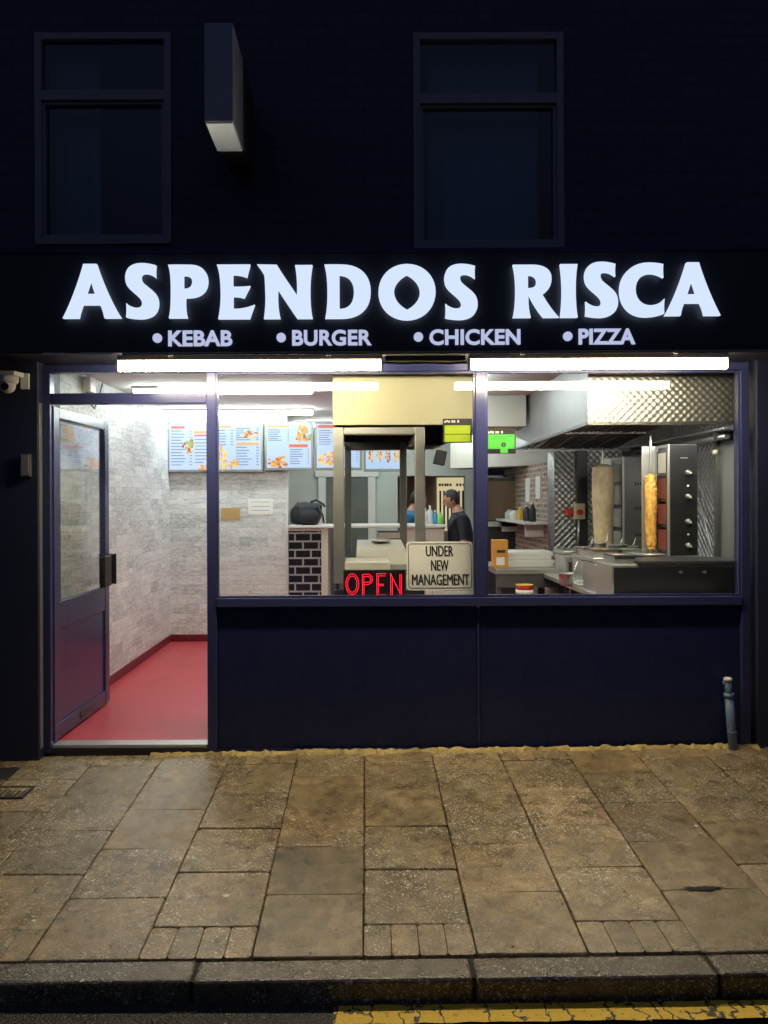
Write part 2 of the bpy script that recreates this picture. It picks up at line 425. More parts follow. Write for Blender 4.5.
for k in range(-16, 17):
    x0, x1 = X0 + .4*k, X0 + .4*(k+1)
    if k % 2:                                           # whole slabs from the kerb to the wall
        for i in range(5): slab(x0, x1, YK+.4*i, min(YK+.4*(i+1), -.03))
    else:                                               # half slabs at both ends, some of them scored into setts
        def half(y0, y1, scored):
            if scored:
                for q in range(4): slab(x0+.1*q, x0+.1*(q+1), y0, y1, .0014, .0009, .0010)
            else: slab(x0, x1, y0, y1)
        half(YK, YK+.187, k in (-4, -2, 0, 2, 4))
        for i in range(4): slab(x0, x1, YK+.187+.4*i, YK+.187+.4*(i+1))
        half(YK+1.787, -.03, k in (-6, -4, -2, 2, 4))
struct('pavement', bm, M['slab'])
bm = B()
js = [-12.2 + .96*i for i in range(13)]; js = [j for j in js if j < -.9] + [-.60, .36, 1.19, 2.12, 3.04, 3.96, 4.9, 6, 7, 8]
for a, b in zip(js, js[1:]):
    dz = random.uniform(-.006, .004); dy = random.uniform(-.004, .004)
    box(bm, a+.004, b-.004, YK-KW+dy, YK-.004, ZR-.15, ZK+dz, bev=.014, seg=3)
struct('kerb', bm, M['kerbstone'])
bm = B(); n = 60
for j in js[1:-1]: box(bm, j-.012, j+.012, YK-KW+.012, YK-.006, ZR-.1, ZK-.010)
struct('kerb_joint', bm, M['joint'])
bm = B()
quad(bm, [(-120, -150, ZR), (120, -150, ZR), (120, YK-.02, ZR), (-120, YK-.02, ZR)]); struct('road', bm, M['asphalt'])
bm = B(); rnd = random.Random(3); xs = [-.12 + .05*i for i in range(90)]
def line(y0, y1):
    lo = [bm.verts.new((x + (.03*rnd.random() if i == 0 else 0), y0 + rnd.uniform(-.004, .004), ZR+.004)) for i, x in enumerate(xs)]
    hi = [bm.verts.new((x + (.03*rnd.random() if i == 0 else 0), y1 + rnd.uniform(-.004, .004), ZR+.004)) for i, x in enumerate(xs)]
    for i in range(len(xs)-1): bm.faces.new((lo[i], lo[i+1], hi[i+1], hi[i]))
line(YK-KW-.110, YK-KW-.018); line(YK-KW-.29, YK-KW-.20)
struct('road_marking', bm, M['yellow_line'])
# rough mortar fillet where the shop front meets the slabs
bm = B(); rnd = random.Random(11); row = []
for i in range(150):
    x = -1.30 + i*.0245 + rnd.uniform(-.007, .007)
    wd = .022 + .030*rnd.random()**2 + .018*math.sin(i*.31)*math.sin(i*.083) + .012*math.sin(i*1.7)*rnd.random(); h = .004 + .016*rnd.random()**1.5
    row.append([bm.verts.new(p) for p in ((x, -.036, zp(0)+.006+h), (x, -.036-wd*.5, zp(0)+h*.7), (x, -.036-wd, zp(-.04-wd)-.006))])
for a, b in zip(row, row[1:]):
    for i in range(2): bm.faces.new((a[i], a[i+1], b[i+1], b[i]))
struct('mortar_fillet', bm, M['mortar'])
for o in list(COL.objects):                             # the street climbs a little to the right
    if o.type == 'MESH':
        for v in o.data.vertices: v.co.z += .010 * max(-12, min(12, v.co.x))

bm = B(); rnd = random.Random(4)                        # black sunken patch at a slab joint
cx, cy = at(701, 897, 0).x*.0 + (701-366)*3.19/F, 3.19-CD
pts = [(cx+.085*math.cos(t)*(.75+.45*rnd.random()), cy+(.012+.030*max(0, -math.sin(t*.5+.6)*math.sin(t)))*math.sin(t)*(.5+1.1*rnd.random())) for t in [i*.1309 for i in range(48)]]
quad(bm, [(px_, py_, zp(py_)+.010*px_+.0055) for px_, py_ in pts]); struct('tar_patch', bm, plain('wet black tar', (.006, .006, .006), .3))
bm = B(); rnd = random.Random(21)                       # crumbs of mortar and road grit, thick along the wall foot and the gutter
for i in range(900):
    q = rnd.random(); x_ = rnd.uniform(-2.6, 2.6)
    if q < .45: y_ = -.05 - abs(rnd.gauss(0, .045)); z_ = zp(y_)
    elif q < .75: y_ = YK - KW - abs(rnd.gauss(.03, .04)) - .005; z_ = ZR
    else: y_ = rnd.uniform(YK, -.1); z_ = zp(y_)
    r_ = rnd.uniform(.0015, .0045) * (1.5 if rnd.random() < .08 else 1)
    bmesh.ops.create_icosphere(bm, subdivisions=1, radius=1, matrix=Matrix.Translation((x_, y_, z_ + .010*x_ + .003)) @ Matrix.Rotation(rnd.random()*6, 4, 'Z') @ Matrix.Diagonal((r_*rnd.uniform(.8, 1.8), r_, r_*.7, 1)))
o = obj('grit', bm, plain('pale grit', (.34, .30, .22), .9, var=.6, scale=3)); tag(o, 'pale grit and mortar crumbs scattered over slabs and gutter', 'grit'); o['kind'] = 'stuff'
gx, gy = (8-366)*4.22/F, 4.22-CD
gr = thing('drain_grate', 'small dark slotted drain cover in the slabs at the left edge', 'drain', (gx, gy, zp(gy)))
bx('rim', M['dark'], gr, (gx-.14, gx+.11, gy-.085, gy-.07, -.10, zp(gy)-.012), (gx-.14, gx+.11, gy+.07, gy+.085, -.10, zp(gy)-.012), (gx+.095, gx+.11, gy-.07, gy+.07, -.10, zp(gy)-.012), (gx-.14, gx-.125, gy-.07, gy+.07, -.10, zp(gy)-.012))
bx('grid', M['dark'], gr, *[(gx-.12+.027*i, gx-.108+.027*i, gy-.069, gy+.069, -.10, zp(gy)-.016) for i in range(8)])
bx('pit', M['print'], gr, (gx-.125, gx+.095, gy-.0695, gy+.0695, -.12, zp(gy)-.024))

# ------------------------------------------------------------------ the building
ZG = 2.249                                              # top of the glazing
bld = thing('shop_building', 'dark navy painted brick building with two unlit sash windows above the shop', 'building', (0, 0, 0))
WL = (-1.994, -1.17, 3.03, 4.31); WR = (.297, 1.206, 2.99, 4.30)
bx('upper_wall', M['house_brick'], bld,
   (-9, WL[0], 0, .28, 2.6, 9), (WL[0], WL[1], 0, .28, 2.6, WL[2]), (WL[0], WL[1], 0, .28, WL[3], 9),
   (WL[1], WR[0], 0, .28, 2.6, 9), (WR[0], WR[1], 0, .28, 2.6, WR[2]), (WR[0], WR[1], 0, .28, WR[3], 9), (WR[1], 9, 0, .28, 2.6, 9))
bx('header', M['navy_panel'], bld, (-1.94, 2.34, -.004, .12, ZG+.05, 2.6))
bx('pilaster', M['navy_black'], bld, (-2.62, -1.946, -.10, .25, -.12, 2.60), bev=.006)
bx('pilaster', M['navy_black'], bld, (2.345, 3.0, -.05, .25, -.10, 2.60), bev=.006)
bx('glint_strip', M['steel'], bld, (-1.9455, -1.9425, -.085, -.045, 0, 2.06))  # added steel strip, stands in for a reflection on the pilaster flank
for q0, q1 in ((-9, -2.623), (3.003, 9)): bx('flank_wall', M['navy_black'], bld, (q0, q1, -.02, .25, -.10, 2.599))
def sash(x0, x1, z0, z1, zt, curtain):
    fw = .040
    f = bx('window', M['sash_grey'], bld, (x0, x0+fw, -.012, .07, z0, z1), (x1-fw, x1, -.012, .07, z0, z1),
           (x0+fw, x1-fw, -.010, .07, z1-fw, z1), (x0+fw, x1-fw, -.010, .07, z0, z0+fw), (x0+fw, x1-fw, -.014, .07, zt-.03, zt+.03))
    i = .02; bx('sash_bar', M['sash_grey'], f, (x0+fw, x0+fw+i, .003, .05, z0+fw, zt-.03), (x1-fw-i, x1-fw, .003, .05, z0+fw, zt-.03),
       (x0+fw+i, x1-fw-i, .003, .05, zt-.05, zt-.03), (x0+fw+i, x1-fw-i, .003, .05, z0+fw, z0+fw+i))
    bx('pane', M['upper_glass'], f, (x0+fw, x1-fw, .03, .036, z0+fw, zt-.03), (x0+fw, x1-fw, .02, .026, zt+.03, z1-fw))
    bm = B()                                            # drawn curtain hanging in folds
    c0, c1 = curtain; N_ = 40; top = []; bot = []
    for k in range(N_+1):
        x = c0 + (c1-c0)*k/N_; yy = .14 + .007*math.sin(k*.83) + .006*math.sin(k*1.73+1)
        top.append(bm.verts.new((x, yy, z1-.02))); bot.append(bm.verts.new((x + .01*math.sin(k*.7), yy + .01, z0+.03)))
    for k in range(N_): bm.faces.new((bot[k], bot[k+1], top[k+1], top[k])).smooth = True
    obj('curtain', bm, M['curtain'], f)
    bx('blind_room', M['room_dark'], f, (x0, x1, .60, .62, z0-.05, z1+.05), (x0-.02, x0, .28, .60, z0-.05, z1+.05), (x1, x1+.02, .28, .60, z0-.05, z1+.05), (x0-.02, x1+.02, .281, .62, z1+.051, z1+.07), (x0-.02, x1+.02, .281, .62, z0-.07, z0-.051))
M['sash_grey'] = plain('dull grey sash paint', (.25, .25, .29), .5)
M['curtain'] = plain('faded grey curtain', (.24, .28, .36), .9)
M['room_dark'] = plain('unlit room', (.08, .09, .13), .9)
sash(*WL, 3.93, (WL[0]+.03, WL[0]+.34)); sash(*WR, 3.90, (WR[0]+.1, WR[1]-.12))

# ------------------------------------------------------------------ fascia sign
YFA = -.37; dF = CD + YFA
fs = thing('fascia_sign', 'long black shop sign with big lit white letters reading ASPENDOS RISCA', 'shop sign', (.1, YFA, 2.30))
bx('board', M['fascia'], fs, (-2.42, 2.44, YFA, -.004, 2.301, 2.858), bev=.006)
bx('edge_trim', M['navy_panel'], fs, (-2.43, 2.45, YFA-.006, YFA+.10, 2.859, 2.880), bev=.003)
Cc = 'C'
GL = {}
GL['A'] = [[('M',42,322),(Cc,75,262,118,150,142,62),('L',205,62),(Cc,232,150,282,262,322,322),('L',242,322),(Cc,238,300,232,280,222,258),('L',137,258),(Cc,130,280,122,300,119,322)], [('M',176,140),('L',155,206),('L',197,206)]]
GL['S'] = [[('M',490,70),(Cc,487,90,487,110,489,130),(Cc,470,112,446,106,430,110),(Cc,412,116,416,140,428,152),(Cc,450,174,480,190,493,215),(Cc,506,240,504,275,488,297),(Cc,470,322,432,328,404,326),(Cc,382,325,362,322,346,318),(Cc,349,296,349,274,347,250),(Cc,362,266,388,276,406,273),(Cc,424,270,428,252,418,236),(Cc,400,210,360,190,348,160),(Cc,338,130,342,98,362,78),(Cc,392,50,450,58,490,70)]]
GL['P'] = [[('M',548,68),(Cc,590,66,630,68,658,68),(Cc,712,70,740,102,739,150),(Cc,737,200,700,230,632,226),(Cc,630,262,632,298,640,323),('L',551,323),(Cc,560,290,561,240,561,195),(Cc,561,140,560,100,548,68)], [('M',622,120),(Cc,646,116,664,130,664,150),(Cc,664,174,646,186,622,182)]]
GL['E'] = [[('M',62,68),('L',222,68),(Cc,216,90,210,110,206,130),(Cc,186,120,160,116,139,116),('L',139,174),(Cc,170,175,196,174,222,171),(Cc,212,190,202,210,192,229),(Cc,176,223,158,221,140,221),('L',140,280),(Cc,180,281,212,274,243,261),(Cc,234,284,226,306,219,328),('L',68,328),(Cc,78,280,81,240,80,195),(Cc,79,140,74,100,62,68)]]
GL['N'] = [[('M',255,68),('L',350,70),(Cc,380,120,415,170,446,216),(Cc,448,170,446,120,437,72),('L',521,72),(Cc,512,120,510,160,510,200),(Cc,510,250,512,290,521,328),('L',447,328),(Cc,415,282,385,236,355,190),(Cc,353,240,355,285,366,328),('L',287,328),(Cc,294,285,296,240,294,200),(Cc,293,160,292,140,290,122),(Cc,280,100,268,84,255,68)]]
GL['D'] = [[('M',578,70),(Cc,612,69,640,70,662,70),(Cc,752,72,800,122,800,200),(Cc,800,280,748,328,660,328),('L',581,328),(Cc,590,290,592,245,592,200),(Cc,592,150,588,110,578,70)], [('M',650,120),(Cc,698,122,719,152,719,202),(Cc,719,254,696,284,650,283)]]
GL['O'] = [[('M',350,69),(Cc,428,69,487,126,487,203),(Cc,487,280,428,337,350,337),(Cc,272,337,213,280,213,203),(Cc,213,126,272,69,350,69)], [('M',350,120),(Cc,390,140,412,172,412,203),(Cc,412,236,390,268,350,289),(Cc,310,268,288,236,288,203),(Cc,288,172,310,140,350,120)]]
GL['R'] = [[('M',66,75),('L',160,75),(Cc,222,76,252,102,251,142),(Cc,250,182,230,206,206,217),(Cc,230,258,256,298,286,328),('L',212,328),(Cc,186,298,160,256,140,212),(Cc,139,256,141,296,151,328),('L',66,328),(Cc,76,290,79,240,79,200),(Cc,79,150,76,110,66,75)], [('M',138,125),(Cc,164,122,180,136,180,155),(Cc,180,178,162,189,138,187)]]
GL['I'] = [[('M',293,73),('L',376,73),(Cc,369,115,367,160,367,200),(Cc,367,245,369,290,376,328),('L',293,328),(Cc,299,290,302,245,302,200),(Cc,302,160,299,115,293,73)]]
GL['C'] = [[('M',355,75),(Cc,353,96,353,118,356,140),(Cc,330,122,300,116,276,122),(Cc,240,132,222,162,222,196),(Cc,222,240,250,272,292,272),(Cc,320,272,344,260,361,240),(Cc,358,264,357,288,359,312),(Cc,330,323,300,328,270,328),(Cc,196,328,147,276,147,200),(Cc,147,122,204,67,282,67),(Cc,308,67,334,70,355,75)]]
GL['a'] = [[('M',362,322),(Cc,400,262,444,150,468,67),('L',526,67),(Cc,550,150,596,262,629,322),('L',552,322),(Cc,548,300,542,282,532,262),('L',455,262),(Cc,446,282,441,300,438,322)], [('M',492,152),('L',470,220),('L',514,220)]]
def sign_letter(key, name_x, dx=0, dy=0, sx=1.0, x_origin=0, label=None):
    dl = dF - .035; cs = []
    for path in GL[key]:
        pts = bez(path)
        cs.append([(((name_x + ((x-x_origin)*sx + x_origin + dx)/4.8) - 366) * dl / F, CZ - (250 + (y+dy)/4.8 - 500) * dl / F) for x, y in pts])
    me = outline_me(cs, .012)
    for v in me.vertices: c = v.co.copy(); v.co = (c.x, YFA - .030 + c.z, c.y)
    o = obj('letter', None, M['letter'], fs, me)
    for p in me.polygons: p.use_smooth = False
    return o
for a in (('A',55), ('S',55), ('P',55), ('E',205), ('N',205), ('D',205), ('O',335), ('S',335,187,10), ('R',500), ('I',500), ('S',500,68,3), ('C',590), ('a',590)): sign_letter(*a)
for s, x0, x1 in (('KEBAB', 168.8, 232.8), ('BURGER', 292.8, 372.3), ('CHICKEN', 430.2, 521.2), ('PIZZA', 579.7, 636.2)):
    dl = dF - .012; f = dl / F
    me = writing(s, (x0-366)*f, (x1-366)*f, CZ+(500-345.2)*f, CZ+(500-329.5)*f, YFA-.002, .010, .028, 1.02)
    o = obj('small_word', None, M['small_letter'], fs, me); o['label'] = 'small white word ' + s
    bm = B(); c = x0 - 11; ctr = ((c-366)*f, YFA-.006, CZ+(500-337)*f)
    tube(bm, [(ctr[0], YFA-.002, ctr[2]), (ctr[0], YFA-.012, ctr[2])], .026, 20); obj('bullet_dot', bm, M['small_letter'], fs)

# two battens under the fascia and the rail that carries them
def batten(px0, px1, label):
    Y = -.40; a = at(px0, 365, Y); b = at(px1, 365, Y); z = a.z
    t = thing('tube_light', label, 'tube light', ((a.x+b.x)/2, Y, z), 'tube lights under the fascia')
    bx('tube', M['tube_warm'], t, (a.x, b.x, Y-.027, Y+.027, z-.028, z+.024), bev=.016)
    bx('housing', M['rail_brown'], t, (a.x-.01, b.x+.01, Y-.024, Y+.024, z+.026, z+.056), bev=.004)
    for x in (a.x-.013, b.x+.001): bx('end_cap', M['white'], t, (x, x+.012, Y-.032, Y+.032, z-.032, z+.031), bev=.004)
    for q in (.2, .8):
        x = a.x + (b.x-a.x)*q; bx('clip', M['steel'], t, (x-.012, x+.012, Y-.034, Y+.034, z+.05, z+.062))
M['rail_brown'] = plain('brownish aluminium', (.28, .24, .20), .4, metal=.7)
batten(120.5, 381, 'left lit tube light under the sign, above the door and KEBAB')
batten(471, 725.5, 'right lit tube light under the sign, above the kitchen window')
bx_ = thing('light_rail', 'thin dark metal rail running along under the black sign', 'rail', (.1, -.37, 2.29))
bx('rail', M['rail_brown'], bx_, (-1.35, 2.42, -.405, -.33, 2.284, 2.298), bev=.003)
for u, v in ((-1.79, -1.67), (-1.575, -1.40)): bx('patch', M['steel'], bx_, (u, v, -.409, -.4055, 2.285, 2.297))
g = thing('shutter_cable_box', 'short dark cable trunk between the two lit tubes', 'cable box', (.34, -.40, 2.24))
bx('trunk', M['dark'], g, (.11, .555, -.42, -.36, 2.243, 2.272), bev=.005)
bm = B(); tube(bm, [(.11, -.40, 2.238), (.2, -.41, 2.228), (.34, -.41, 2.233), (.46, -.41, 2.226), (.56, -.40, 2.236)], .005, 8); obj('cable', bm, M['black'], g)

# ------------------------------------------------------------------ shop front
sf = thing('shopfront', 'navy framed glass shop front with two big panes and an open door', 'shop front', (.2, 0, 0))
def P(px): return (px-366)/165.0
def Z(py): return CZ-(py-500)/165.0
x = dict(l0=P(44), l1=P(52), m0=P(207.5), m1=P(217), c0=P(475), c1=P(486), r0=P(739), r1=P(747.5))
zb = Z(751); zs0, zs1 = Z(606), Z(597)
fy0, fy1 = -.03, .045
fr = bx('frame', M['navy'], sf, (x['l0'], x['l1'], fy0, fy1, zb, ZG), (x['m0'], x['m1'], fy0, fy1, zb, ZG), (x['c0'], x['c1'], fy0, fy1, zs1, ZG), (x['r0'], x['r1'], fy0, fy1, zb, ZG),
   (x['l0'], x['r1'], fy0, fy1, ZG, ZG+.045), (x['l1'], x['m0'], fy0+.002, fy1, Z(403), Z(392.5)), (x['m1'], x['r0'], fy0-.012, fy1, zs0, zs1), bev=.005)
bx('glazing_bead', M['navy'], fr, *[(a, a+.010, -.018, .02, zs1+.002, ZG-.002) for a in (x['m1'], x['c0']-.010, x['c1'], x['r0']-.010)],
   *[(a, b, -.018, .02, z_, z_+.010) for a, b in ((x['m1']+.01, x['c0']-.01), (x['c1']+.01, x['r0']-.01)) for z_ in (zs1+.001, ZG-.012)])
bx('pane', M['glass'], sf, (x['m1']-.004, x['c0']+.004, .004, .010, zs1-.004, ZG+.004))
bx('pane', M['glass'], sf, (x['c1']-.004, x['r0']+.004, .004, .010, zs1-.004, ZG+.004))
o = bx('pane', M['glass'], sf, (x['l1']-.004, x['m0']+.004, .006, .012, Z(392.5)-.003, ZG+.004)); o['label'] = 'narrow glass light over the door'
xm = P(477.5)
for a, b in ((x['m1'], xm-.006), (xm+.006, x['r0'])):
    q = bx('riser_panel', M['navy_panel'], sf, (a+.001, b-.001, -.004, .03, zb+.02, zs0-.002), bev=.003)
bx('panel_strip', M['navy'], sf, (xm-.006, xm+.006, -.012, .03, zb+.02, zs0-.013), bev=.002)
bx('base_rail', M['navy_panel'], sf, (x['m1']+.001, x['r0']-.001, -.014, .03, zb-.06, zb+.019), bev=.003)
bx('threshold', M['black'], sf, (x['l1'], x['m0'], -.035, .05, zb-.06, -.018), bev=.004)
bx('threshold_strip', M['steel'], sf, (x['l1']+.004, x['m0']-.004, -.026, .07, -.016, .004), bev=.003)
# the door leaf, hinged on the left jamb and standing open into the shop
hp = Vector((P(53)-.020, .010)); ep = Vector((at(109, 0, 1.0).x-.022, 1.0))
dr = bpy.data.objects.new('door', None); COL.objects.link(dr); dr.parent = sf
ang = math.atan2(ep.y-hp.y, ep.x-hp.x); DL = (ep-hp).length; DT = .045
dr.location = Vector((hp.x, hp.y, .012)) - Vector(sf['_w']); dr.rotation_euler = (0, 0, ang); dr['_w'] = (0, 0, 0)
DH = Z(404)-.012; st = .085; zr0, zr1 = .675, .84           # local: x along the leaf, -y faces the visitor
dfr = bx('door_frame', M['navy_door'] if 'navy_door' in M else M['navy'], dr, (0, st, -DT/2, DT/2, 0, DH), (DL-st, DL, -DT/2, DT/2, 0, DH), (st, DL-st, -DT/2+.001, DT/2-.001, DH-.068, DH), (st, DL-st, -DT/2+.001, DT/2-.001, zr0, zr1), (st, DL-st, -DT/2+.001, DT/2-.001, 0, .095), bev=.004)
bx('kick_panel', M['navy'], dr, (st-.005, DL-st+.005, -.010, .010, .090, zr0+.005))
bx('door_pane', M['door_glass'], dr, (st-.005, DL-st+.005, -.004, .004, zr1-.005, DH-.063))
h = bx('pull_handle', M['black'], dr, (DL-.25, DL-.11, -DT/2-.055, -DT/2-.040, .855, 1.075), bev=.006)
bx('handle_post', M['black'], h, (DL-.16, DL-.12, -DT/2-.041, -.004, .87, 1.06), bev=.004)
bx('lock_plate', M['black'], dr, (DL-.004, DL+.012, -DT/2-.05, DT/2+.03, .855, 1.075), bev=.004)
bx('letter_plate', M['dark'], dr, (DL*.42, DL*.72, -DT/2-.005, -DT/2+.001, .025, .075), bev=.002)
bx('closer_arm', M['navy'], dr, (st, DL-.02, DT/2+.004, DT/2+.03, DH-.07, DH-.04), bev=.003)

# street side fittings
p0 = at(18.5, 383, -.10)
cc = thing('security_camera', 'white dome security camera on an arm on the left pillar', 'camera', (p0.x, -.10, p0.z))
bm = B(); hexa(bm, [(p0.x-.10, -.102, p0.z+.035), (p0.x+.045, -.102, p0.z+.035), (p0.x+.045, -.102, p0.z+.065), (p0.x-.10, -.102, p0.z+.065)],
               [(p0.x-.10, -.22, p0.z+.040), (p0.x+.03, -.22, p0.z+.040), (p0.x+.03, -.22, p0.z+.062), (p0.x-.10, -.22, p0.z+.062)]); obj('mount', bm, M['white'], cc)
bx('mount_leg', M['white'], cc, (p0.x+.022, p0.x+.072, -.12, -.102, p0.z-.03, p0.z+.064), bev=.004)
bm = B(); lathe(bm, (p0.x-.025, -.175, p0.z-.005), [(.02, .045), (.055, .043), (.060, .030), (.058, .012), (.052, .0)][::-1], 24); obj('collar', bm, M['white'], cc)
bm = B(); ball(bm, (p0.x-.025, -.182, p0.z-.018), .046, 20); hd = obj('dome', bm, M['white'], cc)
bm = B(); tube(bm, [(p0.x-.022, -.220, p0.z-.026), (p0.x-.021, -.232, p0.z-.03)], .022, 16); obj('lens', bm, M['black'], hd)
p0 = at(27.5, 464, -.10)
ib = thing('entry_keypad', 'small grey keypad box on the left pillar by the door', 'keypad', (p0.x, -.10, p0.z))
bx('case', M['dark_steel'], ib, (p0.x-.032, p0.x+.030, -.13, -.101, p0.z-.068, p0.z+.068), bev=.006)
bx('cover', M['steel_frame'], ib, (p0.x-.024, p0.x+.022, -.136, -.13, p0.z-.06, p0.z+.06), bev=.002)
pt = thing('overflow_pipe', 'grey plastic waste pipe with an elbow at the foot of the shop front', 'pipe', (P(727), -.06, zp(-.06)))
xa = P(722); yb = -.065
zt_ = zp(yb)+.02
bm = B(); tube(bm, [(P(727.5), yb, zt_-.04), (P(725), yb, .12), (P(723.3), yb, .29)], .025, 18); obj('lower_pipe', bm, M['grey_pipe'], pt)
bm = B(); tube(bm, [(P(723.3), yb, .28), (P(722.3), yb, .385)], .019, 16); obj('upper_pipe', bm, M['grey_pipe'], pt)
for q0, q1, u0, u1, r_ in ((.285, .31, 723.3, 723.1, .030), (.07, .085, 726.0, 725.9, .028)):
    bm = B(); tube(bm, [(P(u0), yb, q0), (P(u1), yb, q1)], r_, 18); obj('joint_ring', bm, M['grey_pipe'], pt)
bm = B(); tube(bm, [(P(722.3), yb, .383), (P(722.2), yb, .398), (P(722.2), yb, .402)], [.025, .025, .018], 18); obj('cap', bm, M['white'], pt)
bx('wall_clip', M['grey_pipe'], pt, (P(720), P(724.5), yb+.012, -.016, .352, .372), bev=.003)
# blade sign above
bs = thing('blade_sign', 'slim projecting box sign high on the wall, its underside lit pale', 'sign', (-.69, -.6, 3.27))
d1 = 4.0; xa, xb = (206-366)*d1/F, (235-366)*d1/F; y0_ = d1-CD; zb0, zb1 = CZ+379*d1/F, CZ+478*d1/F
bx('casing', plain('grey sign casing', (.30, .33, .42), .45), bs, (xa, xb, y0_, y0_+.33, zb0, zb1), bev=.006)
bx('underside', plain('white sign underside', (.72, .82, .98), .5, var=.03), bs, (xa+.006, xb-.006, y0_+.006, y0_+.325, zb0-.007, zb0+.001))
bx('shaded_rear', plain('shaded sign rear', (.055, .042, .038), .5), bs, (xa+.012, xb+.004, y0_+.331, -.06, zb0+.02, zb1-.02), bev=.006)  # rear end of the sign, its shade put into a dark colour
for q in (zb0+.12, zb1-.12):
    bm = B(); tube(bm, [((xa+xb)/2, -.07, q), ((xa+xb)/2, 0, q)], .02, 10); obj('wall_bracket', bm, M['dark'], bs)

# ------------------------------------------------------------------ the room
XL, XR, YB, ZC = -2.06, 2.52, 3.5, 2.40
sbox('floor', M['red_floor'], (XL-.2, XR+.3, .06, 7.6, -.10, -.004))
sbox('wall_left', M['wallpaper'], (XL-.15, XL, .06, YB+.14, 0, ZC))
sbox('wall_back', M['wallpaper'], (XL, at(287, 0, YB).x, YB, YB+.12, 0, ZC))
sbox('wall_right', M['quilt_dark'], (XR, XR+.15, .06, 2.9, 0, ZC))
sbox('wall_kitchen_back', M['green_wall'], (XL, .42, 5.7, 5.85, 0, ZC+.3), (.42, 1.55, 5.7, 5.85, 1.79, ZC+.3), (1.32, 3.2, 5.7, 5.85, 0, 1.79))
sbox('ceiling', M['ceiling'], (XL-.15, XR+.15, .06, 7.6, ZC, ZC+.12))
sbox('skirting', M['skirting'], (XL, XL+.012, .06, YB, 0, .07), (XL+.012, at(287, 0, YB).x, YB-.012, YB, 0, .07))
sbox('wall_side', M['beige_wall'], (XL-.15, XL-.001, YB+.14, 5.7, 0, ZC))
sbox('room_beyond', M['beige_wall'], (.2, 1.8, 7.3, 7.45, 0, ZC), (.2, .3, 5.85, 7.3, 0, ZC), (1.5, 1.6, 5.85, 7.3, 0, ZC))
bx('edge_bead', M['white'], None, (at(287, 0, YB).x-.012, at(287, 0, YB).x+.012, YB-.01, YB+.122, .071, ZC-.5))['kind'] = 'structure'
# ceiling lights
def ceil_light(x0, x1, y, label, z=ZC, mat=None):
    t = thing('ceiling_light', label, 'ceiling light', ((x0+x1)/2, y, z), 'lit tubes on the shop ceiling')
    bx('diffuser', mat or M['tube_white'], t, (x0, x1, y-.035, y+.035, z-.062, z-.022), bev=.015)
    bx('housing', M['white'], t, (x0-.01, x1+.01, y-.045, y+.045, z-.021, z-.001), bev=.004)
ceil_light(-1.88, -.43, 1.62, 'lit ceiling tube nearest the door, over the red floor', mat=glow('dim white tube', (.90, 1.0, .97), 29))
ceil_light(at(160,0,3.2).x, at(313,0,3.2).x, 3.2, 'lit ceiling tube right above the menu screens')
ceil_light(-.1, 1.3, 3.0, 'lit ceiling tube over the counter, behind the cream box')
ceil_light(-.8, .55, 4.5, 'added ceiling tube behind the counter, lightening the back wall')  # unseen tube added to brighten the back wall
ceil_light(.9, 2.2, 4.6, 'added ceiling tube lightening the back of the kitchen')  # unseen tube added for brightness in the rear kitchen
t = thing('ceiling_light', 'added fill tube running front to back between the cream box and the canopy', 'ceiling light', (.80, 1.35, ZC), 'lit tubes on the shop ceiling')  # unseen tube added to brighten the ceiling and the kitchen
bx('diffuser', glow('white fill tube', (.90, 1.0, .97), 20), t, (.765, .835, .55, 2.1, ZC-.072, ZC-.032), bev=.015); bx('housing', M['white'], t, (.755, .845, .54, 2.11, ZC-.031, ZC-.001), bev=.004)
p0 = at(155, 416, 3.3)
c2 = thing('indoor_camera', 'small white camera with black lens beside the menu screens', 'camera', (p0.x, 3.3, p0.z))
bm = B(); ball(bm, (p0.x, 3.34, p0.z), .05, 16); tube(bm, [(p0.x, 3.36, p0.z), (p0.x, 3.499, p0.z+.03)], .025, 12); hd = obj('housing', bm, M['white'], c2)
bm = B(); tube(bm, [(p0.x, 3.30, p0.z-.004), (p0.x, 3.285, p0.z-.005)], .028, 14); obj('lens', bm, M['black'], hd)
p0 = at(68, 378, 1.2)
eb = thing('junction_box', 'white electrical box high on the left wall over the door', 'junction box', (XL, 1.2, 2.2))
bx('case', M['white'], eb, (XL, XL+.06, .95, 1.07, 2.27, 2.38), bev=.006)
bm = B(); tube(bm, [(XL+.02, 1.0, 2.27), (XL+.02, 1.06, 2.2), (XL+.02, 1.15, 2.17), (XL+.015, 1.25, 2.25), (XL+.015, 1.35, 2.39)], .006, 8); obj('cable', bm, M['black'], eb)

